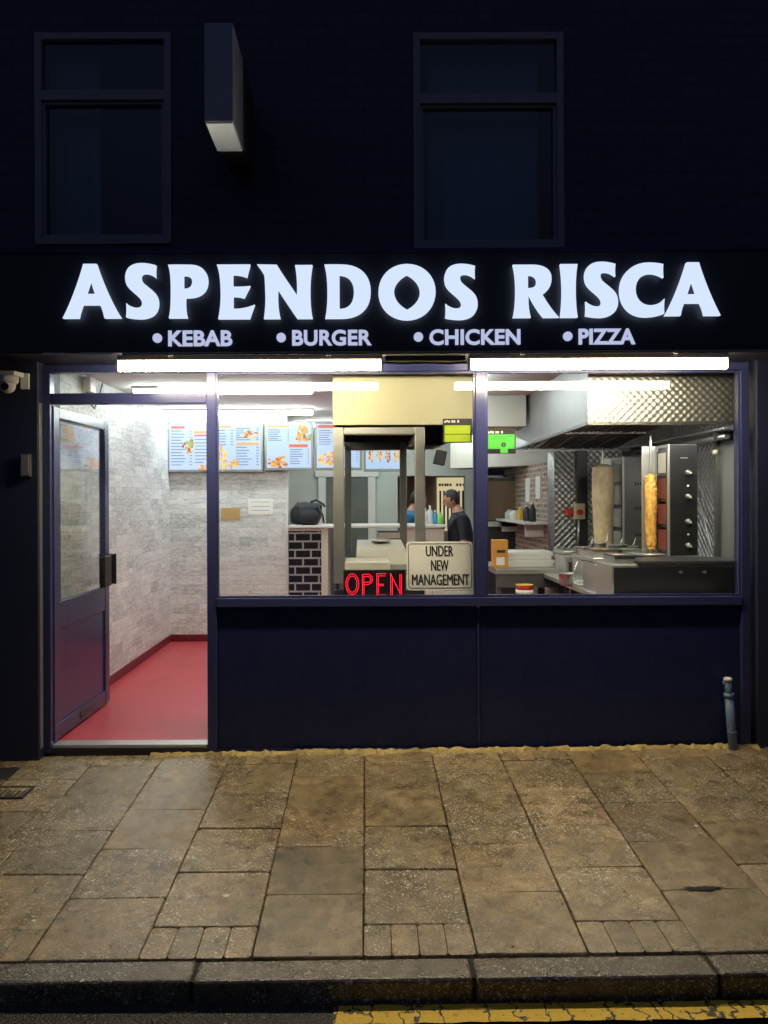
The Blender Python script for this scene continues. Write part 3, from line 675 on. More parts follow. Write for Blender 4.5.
# menu screens
SC = dict(bg=glow('screen pale blue', (.52, .66, .95), 1.0), ink=glow('screen dark ink', (.18, .22, .34), .9), red=glow('screen red bar', (.75, .16, .10), 1.0), org=glow('screen orange bar', (.85, .42, .14), 1.0),
          food=glow('screen food orange', (.85, .38, .08), .95), food2=glow('screen food gold', (.95, .66, .22), 1.0), food3=glow('screen food red brown', (.45, .12, .05), .9), grn=glow('screen salad green', (.35, .50, .12), .9), pur=glow('screen mauve', (.62, .45, .72), .9))
SK = list(SC)
def screen(px0, px1, py0, py1, Y, label, draw):
    a = at(px0, py1, Y); b = at(px1, py0, Y)
    t = thing('menu_screen', label, 'menu screen', ((a.x+b.x)/2, Y, a.z), 'menu screens in a row on the back wall')
    bx('bezel', M['bezel'], t, (a.x-.022, b.x+.022, Y+.002, Y+.05, a.z-.026, b.z+.022), bev=.004)
    bm = B(); W = b.x-a.x; H = b.z-a.z
    quad(bm, [(a.x, Y, a.z), (b.x, Y, a.z), (b.x, Y, b.z), (a.x, Y, b.z)], 0)
    lay = [0]
    def r(u0, v0, u1, v1, k):                            # v measured from the top
        lay[0] += 1; y = Y - .0004 - .00003*lay[0]
        quad(bm, [(a.x+u0*W, y, b.z-v1*H), (a.x+u1*W, y, b.z-v1*H), (a.x+u1*W, y, b.z-v0*H), (a.x+u0*W, y, b.z-v0*H)], SK.index(k))
    rn = random.Random(int(px0))
    def lines(u0, v0, u1, v1, n):
        for i in range(n):
            v = v0 + (v1-v0)*i/n; r(u0, v, u0 + (u1-u0)*rn.uniform(.45, .75), v+.018, 'ink'); r(u1-.03, v, u1, v+.018, 'ink')
    def food(u, v, ru, rv, ks=('food', 'food2', 'food3')):
        for i in range(34):
            q = rn.random()*6.28; d = rn.random()**.5; cu = u+ru*d*math.cos(q); cv = v+rv*d*math.sin(q); sz = rn.uniform(.12, .3)
            lay[0] += 1; y = Y - .0004 - .00003*lay[0]; n_ = 7; ph = rn.random()*6
            pts = [(a.x+(cu+ru*sz*math.cos(ph+6.28*j/n_)*rn.uniform(.7, 1.2))*W, y, b.z-(cv+rv*sz*math.sin(ph+6.28*j/n_)*rn.uniform(.7, 1.2))*H) for j in range(n_)]
            quad(bm, pts, SK.index(rn.choice(ks)))
    draw(r, lines, food)
    me = bpy.data.meshes.new('display'); bm.normal_update(); bm.to_mesh(me); bm.free()
    obj('display', None, [SC[k] for k in SK], t, me)
M['bezel'] = plain('grey screen bezel', (.22, .23, .23), .4)
def d1_(r, lines, food):
    r(.02, .03, .17, .09, 'red'); lines(.02, .13, .25, .95, 12); r(.27, .14, .47, .20, 'org'); r(.27, .22, .47, .26, 'red'); food(.21, .48, .06, .17, ('food', 'food3', 'food2', 'grn')); lines(.28, .32, .48, .9, 8)
    food(.38, .95, .06, .06); r(.49, .02, .68, .07, 'org'); lines(.51, .12, .70, .5, 6); lines(.73, .08, .98, .38, 6); r(.73, .40, .98, .46, 'org'); lines(.73, .5, .98, .95, 7)
    food(.58, .76, .05, .26, ('food', 'food2', 'food2')); food(.70, .88, .05, .12, ('food2', 'food')); food(.88, .22, .09, .08)
def d2_(r, lines, food):
    r(.02, .02, .5, .07, 'org'); lines(.04, .10, .5, .40, 7); food(.82, .22, .18, .20, ('food2', 'grn', 'food', 'food3')); r(.5, .46, .92, .53, 'red'); lines(.52, .57, .95, .95, 7); food(.25, .86, .22, .13, ('food', 'food2', 'food3'))
def d3_(r, lines, food):
    r(.02, .02, .6, .09, 'red'); lines(.05, .14, .5, .5, 7); food(.26, .80, .2, .16, ('food2', 'food', 'food')); lines(.55, .14, .95, .9, 14)
def d4_(r, lines, food):
    r(0, 0, 1, .42, 'pur'); lines(.04, .12, .96, .4, 3)
    for i in range(4): food(.14+.24*i, .70, .075, .15, ('food2', 'food', 'food3', 'food2'))
screen(169.5, 261, 424, 469, 3.42, 'wide menu screen left of the others, half behind the door mullion', d1_)
screen(267, 311.5, 424, 467.5, 3.42, 'narrow menu screen with a burger and a red bar', d2_)
screen(317, 360, 424, 467.5, 3.42, 'menu screen partly hidden behind the steel cabinet post', d3_)
screen(366, 402, 424, 469, 3.42, 'mauve menu screen showing four burgers in a row', d4_)
# wall notices
def sheet(name, px0, px1, py0, py1, Y, mat, label, cat, lines, text=None, grp=None):
    a = at(px0, py1, Y); b = at(px1, py0, Y); bm = B(); box(bm, a.x, b.x, Y, Y+.004, a.z, b.z)
    W = b.x-a.x; H = b.z-a.z; rn = random.Random(px0)
    for i in range(lines):
        v = (i+.8)/(lines+.8); wd = rn.uniform(.5, .8); box(bm, a.x+W*(.5-wd/2), a.x+W*(.5+wd/2), Y-.001, Y, b.z-H*v-.004*H/.1*.8, b.z-H*v, mi=1)
    return tag(obj(name, bm, [mat, plain('faded print', (.28, .29, .30), .7)]), label, cat, grp)
sheet('paper_notice', 248, 273, 498, 514, YB-.006, M['paper'], 'white paper notice taped to the stone pattern wall', 'notice', 3)
sheet('wood_plaque', 221, 240, 507.5, 519, YB-.008, plain('tan card', (.50, .32, .12), .6), 'small tan plaque on the stone pattern wall', 'plaque', 1)

# ------------------------------------------------------------------ counter
zc = CZ - 25*8.2/F
c0 = at(287, 0, 3.43).x; c1_ = at(328, 0, 3.43).x; c2x = at(446, 0, 3.43).x
ct = thing('serving_counter', 'long serving counter with black metro tiles at its left end and white top', 'counter', (0, 3.45, 0))
bx('tiled_front', M['black_tile'], ct, (c0+.014, c1_-.075, 3.44, 3.9, .0, zc-.06), bev=.003)
bx('worktop', M['white'], ct, (c0+.013, c2x, 3.40, 4.0, zc-.03, zc), bev=.006)
bx('end_post', M['offwhite'], ct, (c1_-.072, c1_, 3.43, 3.95, 0, zc-.032), (c0+.014, c1_-.073, 3.435, 3.6, zc-.058, zc-.032), bev=.003)
bx('cabinet', M['offwhite'], ct, (at(378, 0, 3.45).x, at(404, 0, 3.45).x, 3.46, 3.9, 0, zc-.08), bev=.004)
bx('cabinet_window', M['brown'], ct, (at(384, 0, 3.45).x, at(403, 0, 3.45).x, 3.452, 3.459, zc-.34, zc-.14))
bx('white_front', M['white'], ct, (at(406, 0, 3.45).x, c2x-.02, 3.46, 3.9, 0, zc-.031), bev=.004)
# rucksack on the counter
a = at(309, 512, 3.55)
bg_ = thing('rucksack', 'dark navy rucksack slumped on the tiled counter', 'bag', (a.x, 3.55, zc))
def blob(c, r, amp, seed, n=24):
    bm = B(); ball(bm, (0, 0, 0), 1, n); rn = random.Random(seed); ph = [rn.random()*6 for _ in range(6)]
    for v in bm.verts:
        p = v.co.copy(); k = 1 + amp*(math.sin(3*p.x+ph[0])*math.sin(2.5*p.z+ph[1]) + .6*math.sin(5*p.y+ph[2])*math.sin(6*p.x+ph[3]) + .3*math.sin(9*p.z+ph[4]))
        sq = lambda t: math.copysign(abs(t)**.7, t)
        v.co = Vector((c[0]+sq(p.x)*r[0]*k, c[1]+sq(p.y)*r[1]*k, c[2]+sq(p.z)*r[2]*k))
    return bm
bag = obj('body', blob((a.x, 3.56, zc+.125), (.135, .10, .125), .08, 3), M['bag'], bg_)
obj('front_pocket', blob((a.x+.01, 3.47, zc+.085), (.10, .05, .075), .06, 4, 16), M['bag'], bg_)
bm = B(); tube(bm, [(a.x+.02, 3.52, zc+.24), (a.x+.08, 3.5, zc+.262), (a.x+.15, 3.5, zc+.22), (a.x+.17, 3.5, zc+.19)], .012, 8); tube(bm, [(a.x+.10, 3.48, zc+.2), (a.x+.15, 3.47, zc+.1), (a.x+.16, 3.47, zc+.02)], .010, 8); obj('strap', bm, M['bag'], bg_)
b2 = thing('small_bag', 'small black bag lying behind the rucksack by the wall edge', 'bag', (c0+.1, 3.6, zc)); obj('body', blob((c0+.10, 3.62, zc+.10), (.085, .09, .10), .1, 9, 18), M['bag'], b2)
bm = B(); tube(bm, [(c0+.06, 3.62, zc+.19), (c0+.10, 3.62, zc+.24), (c0+.14, 3.62, zc+.19)], .008, 8); obj('handle', bm, M['bag'], b2)
# things on the white end of the counter
def bottle(px, h, r, mat, label, Y=3.6, z=None, cap='white', grp='bottles and tubs on the counter'):
    x_ = at(px, 0, Y).x; z = zc if z is None else z
    t = thing('bottle', label, 'bottle', (x_, Y, z), grp); bm = B()
    lathe(bm, (x_, Y, z), [(r*.9, 0), (r, .01), (r, h*.6), (r*.75, h*.72), (r*.32, h*.82), (r*.32, h*.9)], 14); obj('body', bm, mat, t)
    bm = B(); lathe(bm, (x_, Y, z), [(r*.38, h*.9), (r*.4, h*.93), (r*.22, h)], 12); obj('cap', bm, M[cap], t)
bottle(425, .17, .04, M['bottle_clear'], 'milky bottle standing just right of the steel post'); bottle(430, .20, .035, M['bottle_clear'], 'taller milky bottle on the white counter')
bottle(435, .15, .032, M['bottle_blue'], 'blue bottle on the white counter'); bottle(440, .13, .04, M['bottle_green'], 'green bottle on the white counter next to the man', cap='bottle_green')

# back door, doorway with glowing board, bulkhead and speaker
def W5(px, py, Y=5.69): return at(px, py, Y)
a = W5(320, 0); b = W5(374, 0); zt = W5(0, 477).z
bd = thing('back_door', 'grey strip curtain doorway with white architrave in the back wall', 'door', ((a.x+b.x)/2, 5.69, 0))
bx('architrave', M['white'], bd, (a.x-.02, a.x+.08, 5.64, 5.699, 0, zt), (b.x-.08, b.x+.02, 5.64, 5.699, 0, zt), (a.x-.06, b.x+.06, 5.63, 5.699, zt, zt+.09), bev=.006)
bm = B(); N_ = 14
for i in range(N_):
    u0 = a.x+.085+(b.x-a.x-.17)*i/N_; u1 = a.x+.085+(b.x-a.x-.17)*(i+1)/N_; box(bm, u0, u1+.006, 5.655+.008*(i % 2), 5.659+.008*(i % 2), .02, zt-.005)
obj('strip_curtain', bm, plain('grey pvc strips', (.12, .135, .13), .35), bd)
a = at(437, 514, 7.28); b = at(466, 478, 7.28)
nb = thing('price_board', 'cream board with a dark grid and heading in the room beyond', 'board', ((a.x+b.x)/2, 7.28, a.z))
bx('panel', glow('glowing cream board', (.85, .70, .42), .8), nb, (a.x, b.x, 7.27, 7.295, 1.0, b.z))  # emission stands in for light in the room beyond
W_ = b.x-a.x
bx('grid', M['print'], nb, *[(a.x+W_*(.08+.13*i), a.x+W_*(.14+.13*i), 7.262, 7.268, 1.02, b.z-.20) for i in range(7)])
bx('heading', M['print'], nb, *[(a.x+W_*u, a.x+W_*(u+.07), 7.262, 7.268, b.z-.13, b.z-.09) for u in (.06, .15, .25, .33, .43, .66, .77, .88)])
a = at(440, 458, 2.9)
sp = thing('wall_speaker', 'black box speaker hanging under the ceiling near the man', 'speaker', (a.x, 2.9, a.z))
bm = B(); box(bm, a.x-.055, a.x+.055, 2.84, 2.96, a.z-.07, a.z+.07, bev=.008); bmesh.ops.rotate(bm, verts=bm.verts[:], cent=a, matrix=Matrix.Rotation(R(12), 3, 'Y')); obj('cabinet', bm, M['black'], sp)
bm = B(); tube(bm, [(a.x, 2.92, a.z+.07), (a.x, 2.95, ZC)], .012, 8); obj('bracket', bm, M['dark'], sp)
# white bulkhead / duct across the back
dk = thing('ceiling_duct', 'boxed white duct crossing the kitchen below the ceiling', 'duct', (1.6, 3.4, 2))
bm = B(); a = at(478, 478, 3.6); b = at(415, 478, 5.6)
hexa(bm, [(1.05, 5.0, 1.86), (3.0, 3.1, 1.86), (3.0, 3.5, 1.86), (1.25, 5.4, 1.86)], [(1.05, 5.0, 2.38), (3.0, 3.1, 2.38), (3.0, 3.5, 2.38), (1.25, 5.4, 2.38)]); obj('casing', bm, M['offwhite'], dk)

# ------------------------------------------------------------------ people
def skin_body(joints, links, root):
    me = bpy.data.meshes.new('body'); names = list(joints)
    me.from_pydata([joints[n][0] for n in names], [(names.index(a), names.index(b)) for a, b in links], [])
    o = bpy.data.objects.new('body', me); COL.objects.link(o)
    m = o.modifiers.new('skin', 'SKIN'); m.use_smooth_shade = True
    for i, n in enumerate(names):
        r = joints[n][1]; me.skin_vertices[0].data[i].radius = (r, r) if not isinstance(r, tuple) else r
        me.skin_vertices[0].data[i].use_root = (n == root)
    s = o.modifiers.new('sub', 'SUBSURF'); s.levels = s.render_levels = 2
    bpy.context.view_layer.update(); out = bpy.data.meshes.new_from_object(o.evaluated_get(DG())); bpy.data.objects.remove(o); return out
def head_bm(scale=1.0):
    """head facing -y, chin at z=0, crown near .225; eyes at half height"""
    bm = B(); bmesh.ops.create_uvsphere(bm, u_segments=40, v_segments=30, radius=1)
    for v in bm.verts:
        p = v.co.copy(); z = p.z
        hw = .074; dp = .095
        k = 1.0
        if z < 0: k = 1 - .28*(-z)**1.5
        x_ = p.x*hw*k; y_ = p.y*dp*(1 - (.16*(-z)**1.3 if z < 0 else 0)) + (.012*max(0, z))
        zz = .118 + z*.108
        if p.y < 0:                                        # face: brow, sockets, jaw
            f = -p.y
            y_ += .010*f*math.exp(-((zz-.118)/.012)**2)*math.exp(-((abs(x_)-.032)/.017)**2)
            y_ -= .004*f*math.exp(-((zz-.136)/.010)**2)
            y_ -= .010*f*math.exp(-((zz-.022)/.02)**2)*math.exp(-(x_/.03)**2)
            y_ -= .006*f*math.exp(-((zz-.052)/.010)**2)*math.exp(-(x_/.024)**2)
            nz_ = math.exp(-(x_/.011)**2) * max(0, 1-abs((zz-.088)/.036)) * (1.25 if zz < .09 else 1)
            y_ -= .024*f*nz_
        v.co = (x_, y_, zz)
    for sx in (-1, 1):                                     # ears
        ball(bm, (sx*.076, .012, .105), (.009, .018, .030), 12)
    for f in bm.faces: f.smooth = True
    if scale != 1: bmesh.ops.scale(bm, vec=(scale,)*3, verts=bm.verts[:])
    return bm
def fingers(J, Lk, wrist, palm, dirv, side, s, tag_):
    """five bent fingers from the palm end; dirv along the hand, side across it towards the thumb"""
    dirv = Vector(dirv).normalized(); side = Vector(side).normalized(); dn = dirv.cross(side).normalized()
    if dn.z > 0: dn = -dn
    for i, (o_, ln) in enumerate(((.030, .072), (.010, .080), (-.010, .075), (-.029, .060))):
        b0 = palm + side*o_; b1 = b0 + dirv*ln*.48 + dn*.010; b2 = b1 + dirv*ln*.30 + dn*.022; b3 = b2 + dirv*ln*.12 + dn*.022
        pre = tag_ + 'f%d' % i
        for q, (pp, rr) in enumerate(((b0, .011), (b1, .009), (b2, .008), (b3, .0065))): J[pre+str(q)] = (pp, rr)
        Lk += [(tag_+'palm', pre+'0')] + [(pre+str(q), pre+str(q+1)) for q in range(3)]
    t0 = wrist + dirv*.03 + side*.034; t1 = t0 + dirv*.035 + side*.018 + dn*.01; t2 = t1 + dirv*.03 + side*.002 + dn*.01
    for q, (pp, rr) in enumerate(((t0, .012), (t1, .010), (t2, .008))): J[tag_+'t%d' % q] = (pp, rr)
    Lk += [(tag_+'wrist', tag_+'t0'), (tag_+'t0', tag_+'t1'), (tag_+'t1', tag_+'t2')]
def person(loc, rotz, label, top_mat, lean=.10, h=1.62, sleeve=.55, head_pitch=8, beard=False):
    """standing figure built facing -y in local metres, then turned; arms reach forward to work at the counter"""
    k = h/1.72; V_ = lambda *a: Vector(a)*k
    J = {}; Lk = []
    ly = lambda z: -lean*max(0, (z-.9))/.6
    def put(n, x_, y_, z, r): J[n] = (V_(x_, y_+ly(z), z), r*k if not isinstance(r, tuple) else (r[0]*k, r[1]*k))
    put('pelvis', 0, 0, .92, (.155, .115)); put('waist', 0, -.015, 1.08, (.17, .165)); put('chest', 0, -.01, 1.27, (.18, .165)); put('upper', 0, .005, 1.40, (.14, .115)); put('neck', 0, .0, 1.48, .066); put('skull', 0, -.02, 1.555, .055)
    Lk += [('pelvis', 'waist'), ('waist', 'chest'), ('chest', 'upper'), ('upper', 'neck'), ('neck', 'skull')]
    for s, t in ((-1, 'l'), (1, 'r')):
        put(t+'sh', s*.185, .005, 1.385, .068); put(t+'ua', s*.215, -.005, 1.25, .054); put(t+'el', s*.225, -.01, 1.10, .046)
        J[t+'fa'] = (J[t+'el'][0] + V_(-s*.03, -.13, -.02), .042*k); J[t+'wrist'] = (J[t+'el'][0] + V_(-s*.06, -.25, -.03), .030*k); J[t+'palm'] = (J[t+'wrist'][0] + V_(-s*.01, -.075, -.012), (.022*k, .036*k))
        put(t+'hip', s*.095, .0, .86, .092); put(t+'kn', s*.105, -.01, .48, .060); put(t+'sn', s*.107, .015, .30, .052); put(t+'an', s*.108, .02, .085, .042)
        J[t+'an'] = (Vector((s*.108*k, .02*k, .085*k)), .042*k); J[t+'toe'] = (Vector((s*.118*k, -.15*k, .035*k)), .034*k); J[t+'ft'] = (Vector((s*.113*k, -.06*k, .045*k)), .042*k)
        Lk += [('upper', t+'sh'), (t+'sh', t+'ua'), (t+'ua', t+'el'), (t+'el', t+'fa'), (t+'fa', t+'wrist'), (t+'wrist', t+'palm'), ('pelvis', t+'hip'), (t+'hip', t+'kn'), (t+'kn', t+'sn'), (t+'sn', t+'an'), (t+'an', t+'ft'), (t+'ft', t+'toe')]
        fingers(J, Lk, J[t+'wrist'][0], J[t+'palm'][0], (-s*.1, -1, -.15), (-s, 0, .15), s, t)
    me = skin_body(J, Lk, 'pelvis'); bm = B(); bm.from_mesh(me); bpy.data.meshes.remove(me)
    hb = head_bm(k); hc = J['skull'][0] + V_(0, -.025, -.06)
    Mh = Matrix.Translation(hc) @ Matrix.Rotation(R(head_pitch), 4, 'X')
    bmesh.ops.transform(hb, matrix=Mh, verts=hb.verts[:]); tmp = bpy.data.meshes.new('head'); hb.to_mesh(tmp); hb.free(); bm.from_mesh(tmp); bpy.data.meshes.remove(tmp)
    me = bpy.data.meshes.new('person'); bm.to_mesh(me); bm.free()
    o = bpy.data.objects.new('tmp', me); COL.objects.link(o); rm = o.modifiers.new('r', 'REMESH'); rm.mode = 'VOXEL'; rm.voxel_size = .0065; rm.use_smooth_shade = True
    sm = o.modifiers.new('s', 'SMOOTH'); sm.iterations = 3; sm.factor = .5
    bpy.context.view_layer.update(); me = bpy.data.meshes.new_from_object(o.evaluated_get(DG())); bpy.data.objects.remove(o)
    # colour the body by what covers it
    zs = J['neck'][0].z; elb = J['lel'][0].z
    for p in me.polygons:
        c = p.center; idx = 0; p.use_smooth = True
        if c.z < .92*k: idx = 2
        elif c.z < zs - .012*k + .02*k*(c.y-J['neck'][0].y)/.1: idx = 1
        for t in 'lr':
            el = J[t+'el'][0]; path = [J[t+'ua'][0]*.35+el*.65, el, J[t+'fa'][0], J[t+'wrist'][0], J[t+'palm'][0], J[t+'f12'][0]]
            for p_, q_ in zip(path, path[1:]):
                d_ = q_-p_; u_ = max(0, min(1, (c-p_).dot(d_)/d_.length_squared)); e_ = (c-(p_+d_*u_)).length
                if e_ < .062*k and not (p_ is path[0] and u_ < .02): idx = 0
        if c.z < .09*k: idx = 3
        p.material_index = idx
    root = thing('person', label, 'person', loc)
    root.rotation_euler = (0, 0, rotz)
    root['_w'] = (0, 0, 0)
    obj('body', None, [M['skin'], top_mat, M['trousers'], M['black']], root, me)
    # hair cap
    hb = head_bm(k); bmesh.ops.delete(hb, geom=[v for v in hb.verts if abs(v.co.x) > .0745*k and v.co.z < .14*k and abs(v.co.y-.012*k) < .03*k and abs(v.co.x) > .076*k], context='VERTS')
    kill = []
    for v in hb.verts:
        c = v.co/k; front = -c.y
        lim = .178 if front > .055 else (.15 if front > .02 else (.095 if front > -.03 else .055))
        if c.z < lim: kill.append(v)
    bmesh.ops.delete(hb, geom=kill, context='VERTS')
    rn = random.Random(5)
    for v in hb.verts:
        d = (v.co - Vector((0, .01*k, .12*k))).normalized(); v.co += d*(.010 + .004*math.sin(40*v.co.x/k)*math.sin(55*v.co.y/k) + .002*rn.random())*k
    ex = bmesh.ops.extrude_face_region(hb, geom=hb.faces[:]); 
    for e in ex['geom']:
        if isinstance(e, bmesh.types.BMVert): e.co -= (e.co - Vector((0, .01*k, .12*k))).normalized()*.012*k
    bmesh.ops.transform(hb, matrix=Mh, verts=hb.verts[:]); obj('hair', hb, M['hair'], root)
    for sx in (-1, 1): eb_ = B(); ball(eb_, Mh @ (Vector((sx*.031, -.079, .119))*k), .0085*k, 10); obj('eye', eb_, M['black'], root)
    return root
a = at(460, 0, 3.62)
person((a.x+.055, 3.62, 0), R(-90), 'man with short dark hair in a navy t-shirt, seen from the side, looking down', M['tee'], lean=.09, h=1.575, head_pitch=10)
a = at(404, 0, 4.5)
person((a.x, 4.5, 0), R(75), 'person in a blue top mostly hidden behind the steel post', M['blue_top'], lean=.12, h=1.58)

# ------------------------------------------------------------------ central extractor, steel cabinet, things in the left window
YH = .20
a = at(333, 425, YH); b = at(474, 372, YH)
hz = a.z
eh = thing('extractor_box', 'cream boxed extractor hood hanging behind the middle of the window', 'extractor hood', ((a.x+b.x)/2, YH, hz))
bx('front_board', M['cream'], eh, (a.x, b.x+.02, YH, YH+.03, hz, ZC-.002), bev=.003)
bx('inner_box', M['dark_inside'] if 'dark_inside' in M else plain('dark hood inside', (.035, .034, .035), .5, metal=.3), eh, (a.x, a.x+.02, YH+.031, 2.4, hz+.02, ZC-.002), (b.x, b.x+.02, YH+.031, 2.4, hz+.02, ZC-.002), (a.x+.02, b.x, 2.38, 2.4, hz, ZC-.003), (a.x+.02, b.x, YH+.031, 2.38, hz+.22, hz+.24))  # hood inside in one dark tone
bx('rim', M['steel'], eh, (a.x+.02, b.x, 2.35, 2.375, hz-.02, hz+.02))
fc = thing('glass_cabinet', 'tall steel framed glass screen cabinet behind the OPEN sign', 'display cabinet', (.08, .3, .89))
fa, fb = at(333.5, 0, .25).x, at(425, 0, .25).x; ia = at(346, 0, .25).x; z0 = at(0, 583, .25).z; z1 = at(0, 427, .25).z
bx('front_frame', M['steel_frame'], fc, (fa, ia-.012, .23, .29, z0, z1), (at(415, 0, .25).x, fb, .23, .29, z0, z1), (ia-.011, at(415, 0, .25).x-.001, .232, .288, z1-.05, z1), bev=.006)
bx('shelf', M['offwhite'], fc, (ia-.010, at(390, 0, .25).x, .235, .62, at(0, 573, .25).z, at(0, 562, .25).z), bev=.004)
bb, bc = -.165, .265; gb = 1.42
bx('rear_frame', M['dark_steel'], fc, (bb, bb+.05, gb-.05, gb, 1.05, hz-.02), (bc, bc+.055, gb-.05, gb, 1.05, hz-.02), (bb+.05, bc, gb-.05, gb, hz-.085, hz-.02), bev=.005)
bx('side_rail', M['steel_frame'], fc, (fa+.01, fa+.04, .291, gb-.051, z1-.05, z1-.02), (at(418, 0, .25).x, at(418, 0, .25).x+.03, .291, gb-.051, z1-.05, z1-.02), (fa+.01, fa+.04, .291, gb-.051, 1.05, 1.08))
bx('side_glass', M['glass'], fc, (fa+.02, fa+.026, .292, gb-.052, 1.085, z1-.055), (bb+.051, bc-.001, gb-.028, gb-.022, 1.05, hz-.087))
bx('lower_panel', M['dark'], fc, (fa, fb, .292, .33, .3, z0-.05), (fa+.01, fa+.03, .33, gb, .3, 1.04), bev=.003)
bx('base_shelf', M['dark_steel'], fc, (fa+.035, fb, .335, gb, .985, 1.02))
a = at(355, 567, .75); b = at(407, 545, .75)
ws = thing('weighing_scale', 'white till scale with sloping top on the steel shelf', 'scale', ((a.x+b.x)/2, .75, 1.02))
bm = B(); zt = CZ-(547-500)*5.6/F; zl = 1.022
hexa(bm, [(a.x, .72, zl), (b.x, .72, zl), (b.x, 1.1, zl), (a.x, 1.1, zl)], [(a.x+.012, .73, zl+.105), (b.x-.012, .73, zl+.105), (b.x-.03, 1.1, zl+.155), (a.x+.01, 1.1, zl+.155)]); obj('body', bm, M['white'], ws)
bx('pillar', M['steel'], ws, ((a.x+b.x)/2-.01, (a.x+b.x)/2+.01, 1.0, 1.03, zl+.14, zl+.21), bev=.003)
bm = B(); tube(bm, [((a.x+b.x)/2, .98, zl+.148), ((a.x+b.x)/2, .98, zl+.165)], .07, 20); obj('dish', bm, M['steel'], ws)
# OPEN sign of red diodes
Yo = .09
a = at(343, 597, Yo); b = at(404.5, 570, Yo)
os_ = thing('open_sign', 'black sign with OPEN in glowing red diodes at the bottom of the window', 'sign', ((a.x+b.x)/2, Yo, a.z))
bx('case', M['black'], os_, (a.x, b.x, Yo, Yo+.03, a.z-.003, b.z), bev=.004)
bm = B(); W_ = b.x-a.x; H_ = b.z-a.z
def dots(path, close=False):
    pts = [Vector((a.x+u*W_, Yo-.004, a.z+(1-v)*H_)) for u, v in path]
    if close: pts.append(pts[0])
    for p, q in zip(pts, pts[1:]):
        L_ = (q-p).length; n_ = max(1, round(L_/.0088))
        for i in range(n_): ball(bm, p + (q-p)*i/n_, (.0031, .003, .0031), 6)
        tube(bm, [p+Vector((0, .0005, 0)), q+Vector((0, .0005, 0))], .0012, 6)
dots([(.145+.105*math.cos(t*6.2832/24), .52+.385*math.sin(t*6.2832/24)) for t in range(24)], True)
dots([(.145+.075*math.cos(t*6.2832/24), .52+.30*math.sin(t*6.2832/24)) for t in range(24)], True)
dots([(.31, .93), (.31, .16), (.42, .16), (.465, .25), (.475, .36), (.455, .47), (.41, .54), (.32, .54)])
dots([(.335, .93), (.335, .24), (.41, .24), (.44, .30), (.445, .38), (.425, .45), (.34, .46)])
dots([(.69, .14), (.545, .14), (.545, .92), (.70, .92)]); dots([(.57, .84), (.57, .58), (.66, .58)]); dots([(.57, .48), (.57, .22), (.69, .22)]); dots([(.55, .53), (.66, .53)])
dots([(.77, .93), (.77, .14), (.92, .86), (.92, .14)]); dots([(.795, .93), (.795, .32)]); dots([(.945, .93), (.945, .14)])
obj('diodes', bm, M['led_red'], os_)
# notice board
Yn = .020
a = at(406.5, 590.5, Yn); b = at(473.5, 541.5, Yn)
un = thing('window_notice', 'cream notice UNDER NEW MANAGEMENT in black capitals, standing in the window', 'sign', ((a.x+b.x)/2, Yn, a.z))
def rrect(x0, x1, z0, z1, r): 
    out = []
    for cx, cz, s in ((x1-r, z1-r, 0), (x0+r, z1-r, 90), (x0+r, z0+r, 180), (x1-r, z0+r, 270)):
        for i in range(6): out.append((cx+r*math.cos(R(s+18*i)), cz+r*math.sin(R(s+18*i))))
    return out
def plate(contours, y, half):
    me = outline_me(contours, half)
    for v in me.vertices: c = v.co.copy(); v.co = (c.x, y+c.z, c.y)
    return me
obj('board', None, M['notice'] if 'notice' in M else plain('cream notice board', (.90, .88, .84), .5, var=.04), un, plate([rrect(a.x, b.x, a.z, b.z, .018)], Yn+.004, .003))
obj('border', None, M['print'], un, plate([rrect(a.x+.010, b.x-.010, a.z+.012, b.z-.012, .018), rrect(a.x+.0135, b.x-.0135, a.z+.0155, b.z-.0155, .015)], Yn, .0012))
f5 = (CD+Yn)/F; bm = B()
for s, x0, x1, y0_, y1_ in (('UNDER', 426, 454, 556.5, 546), ('NEW', 431, 449, 571, 560.5), ('MANAGEMENT', 411.5, 469.5, 585.5, 574.5)):
    for q in (-.0013, 0, .0013): writing(s, (x0-366)*f5+.002+q, (x1-366)*f5-.002+q, CZ-(y0_-500)*f5, CZ-(y1_-500)*f5, Yn+.001-abs(q)*.05-q*.03, .003, 0, 1.0, bm)
obj('lettering', bm, M['print'], un)
bx('stand_foot', M['white'], un, (at(432, 0, .02).x, b.x, .022, .055, zs1+.006, a.z-.003), bev=.003)
un.rotation_euler = (-R(11), 0, 0)                      # it leans back a little
lg = thing('window_ledge', 'white inner ledge along the bottom of the shop window', 'ledge', (.6, .1, zs1-.03))
bx('board', M['white'], lg, (x['m1'], x['r0'], .047, .20, zs1-.045, zs1-.012), bev=.004)
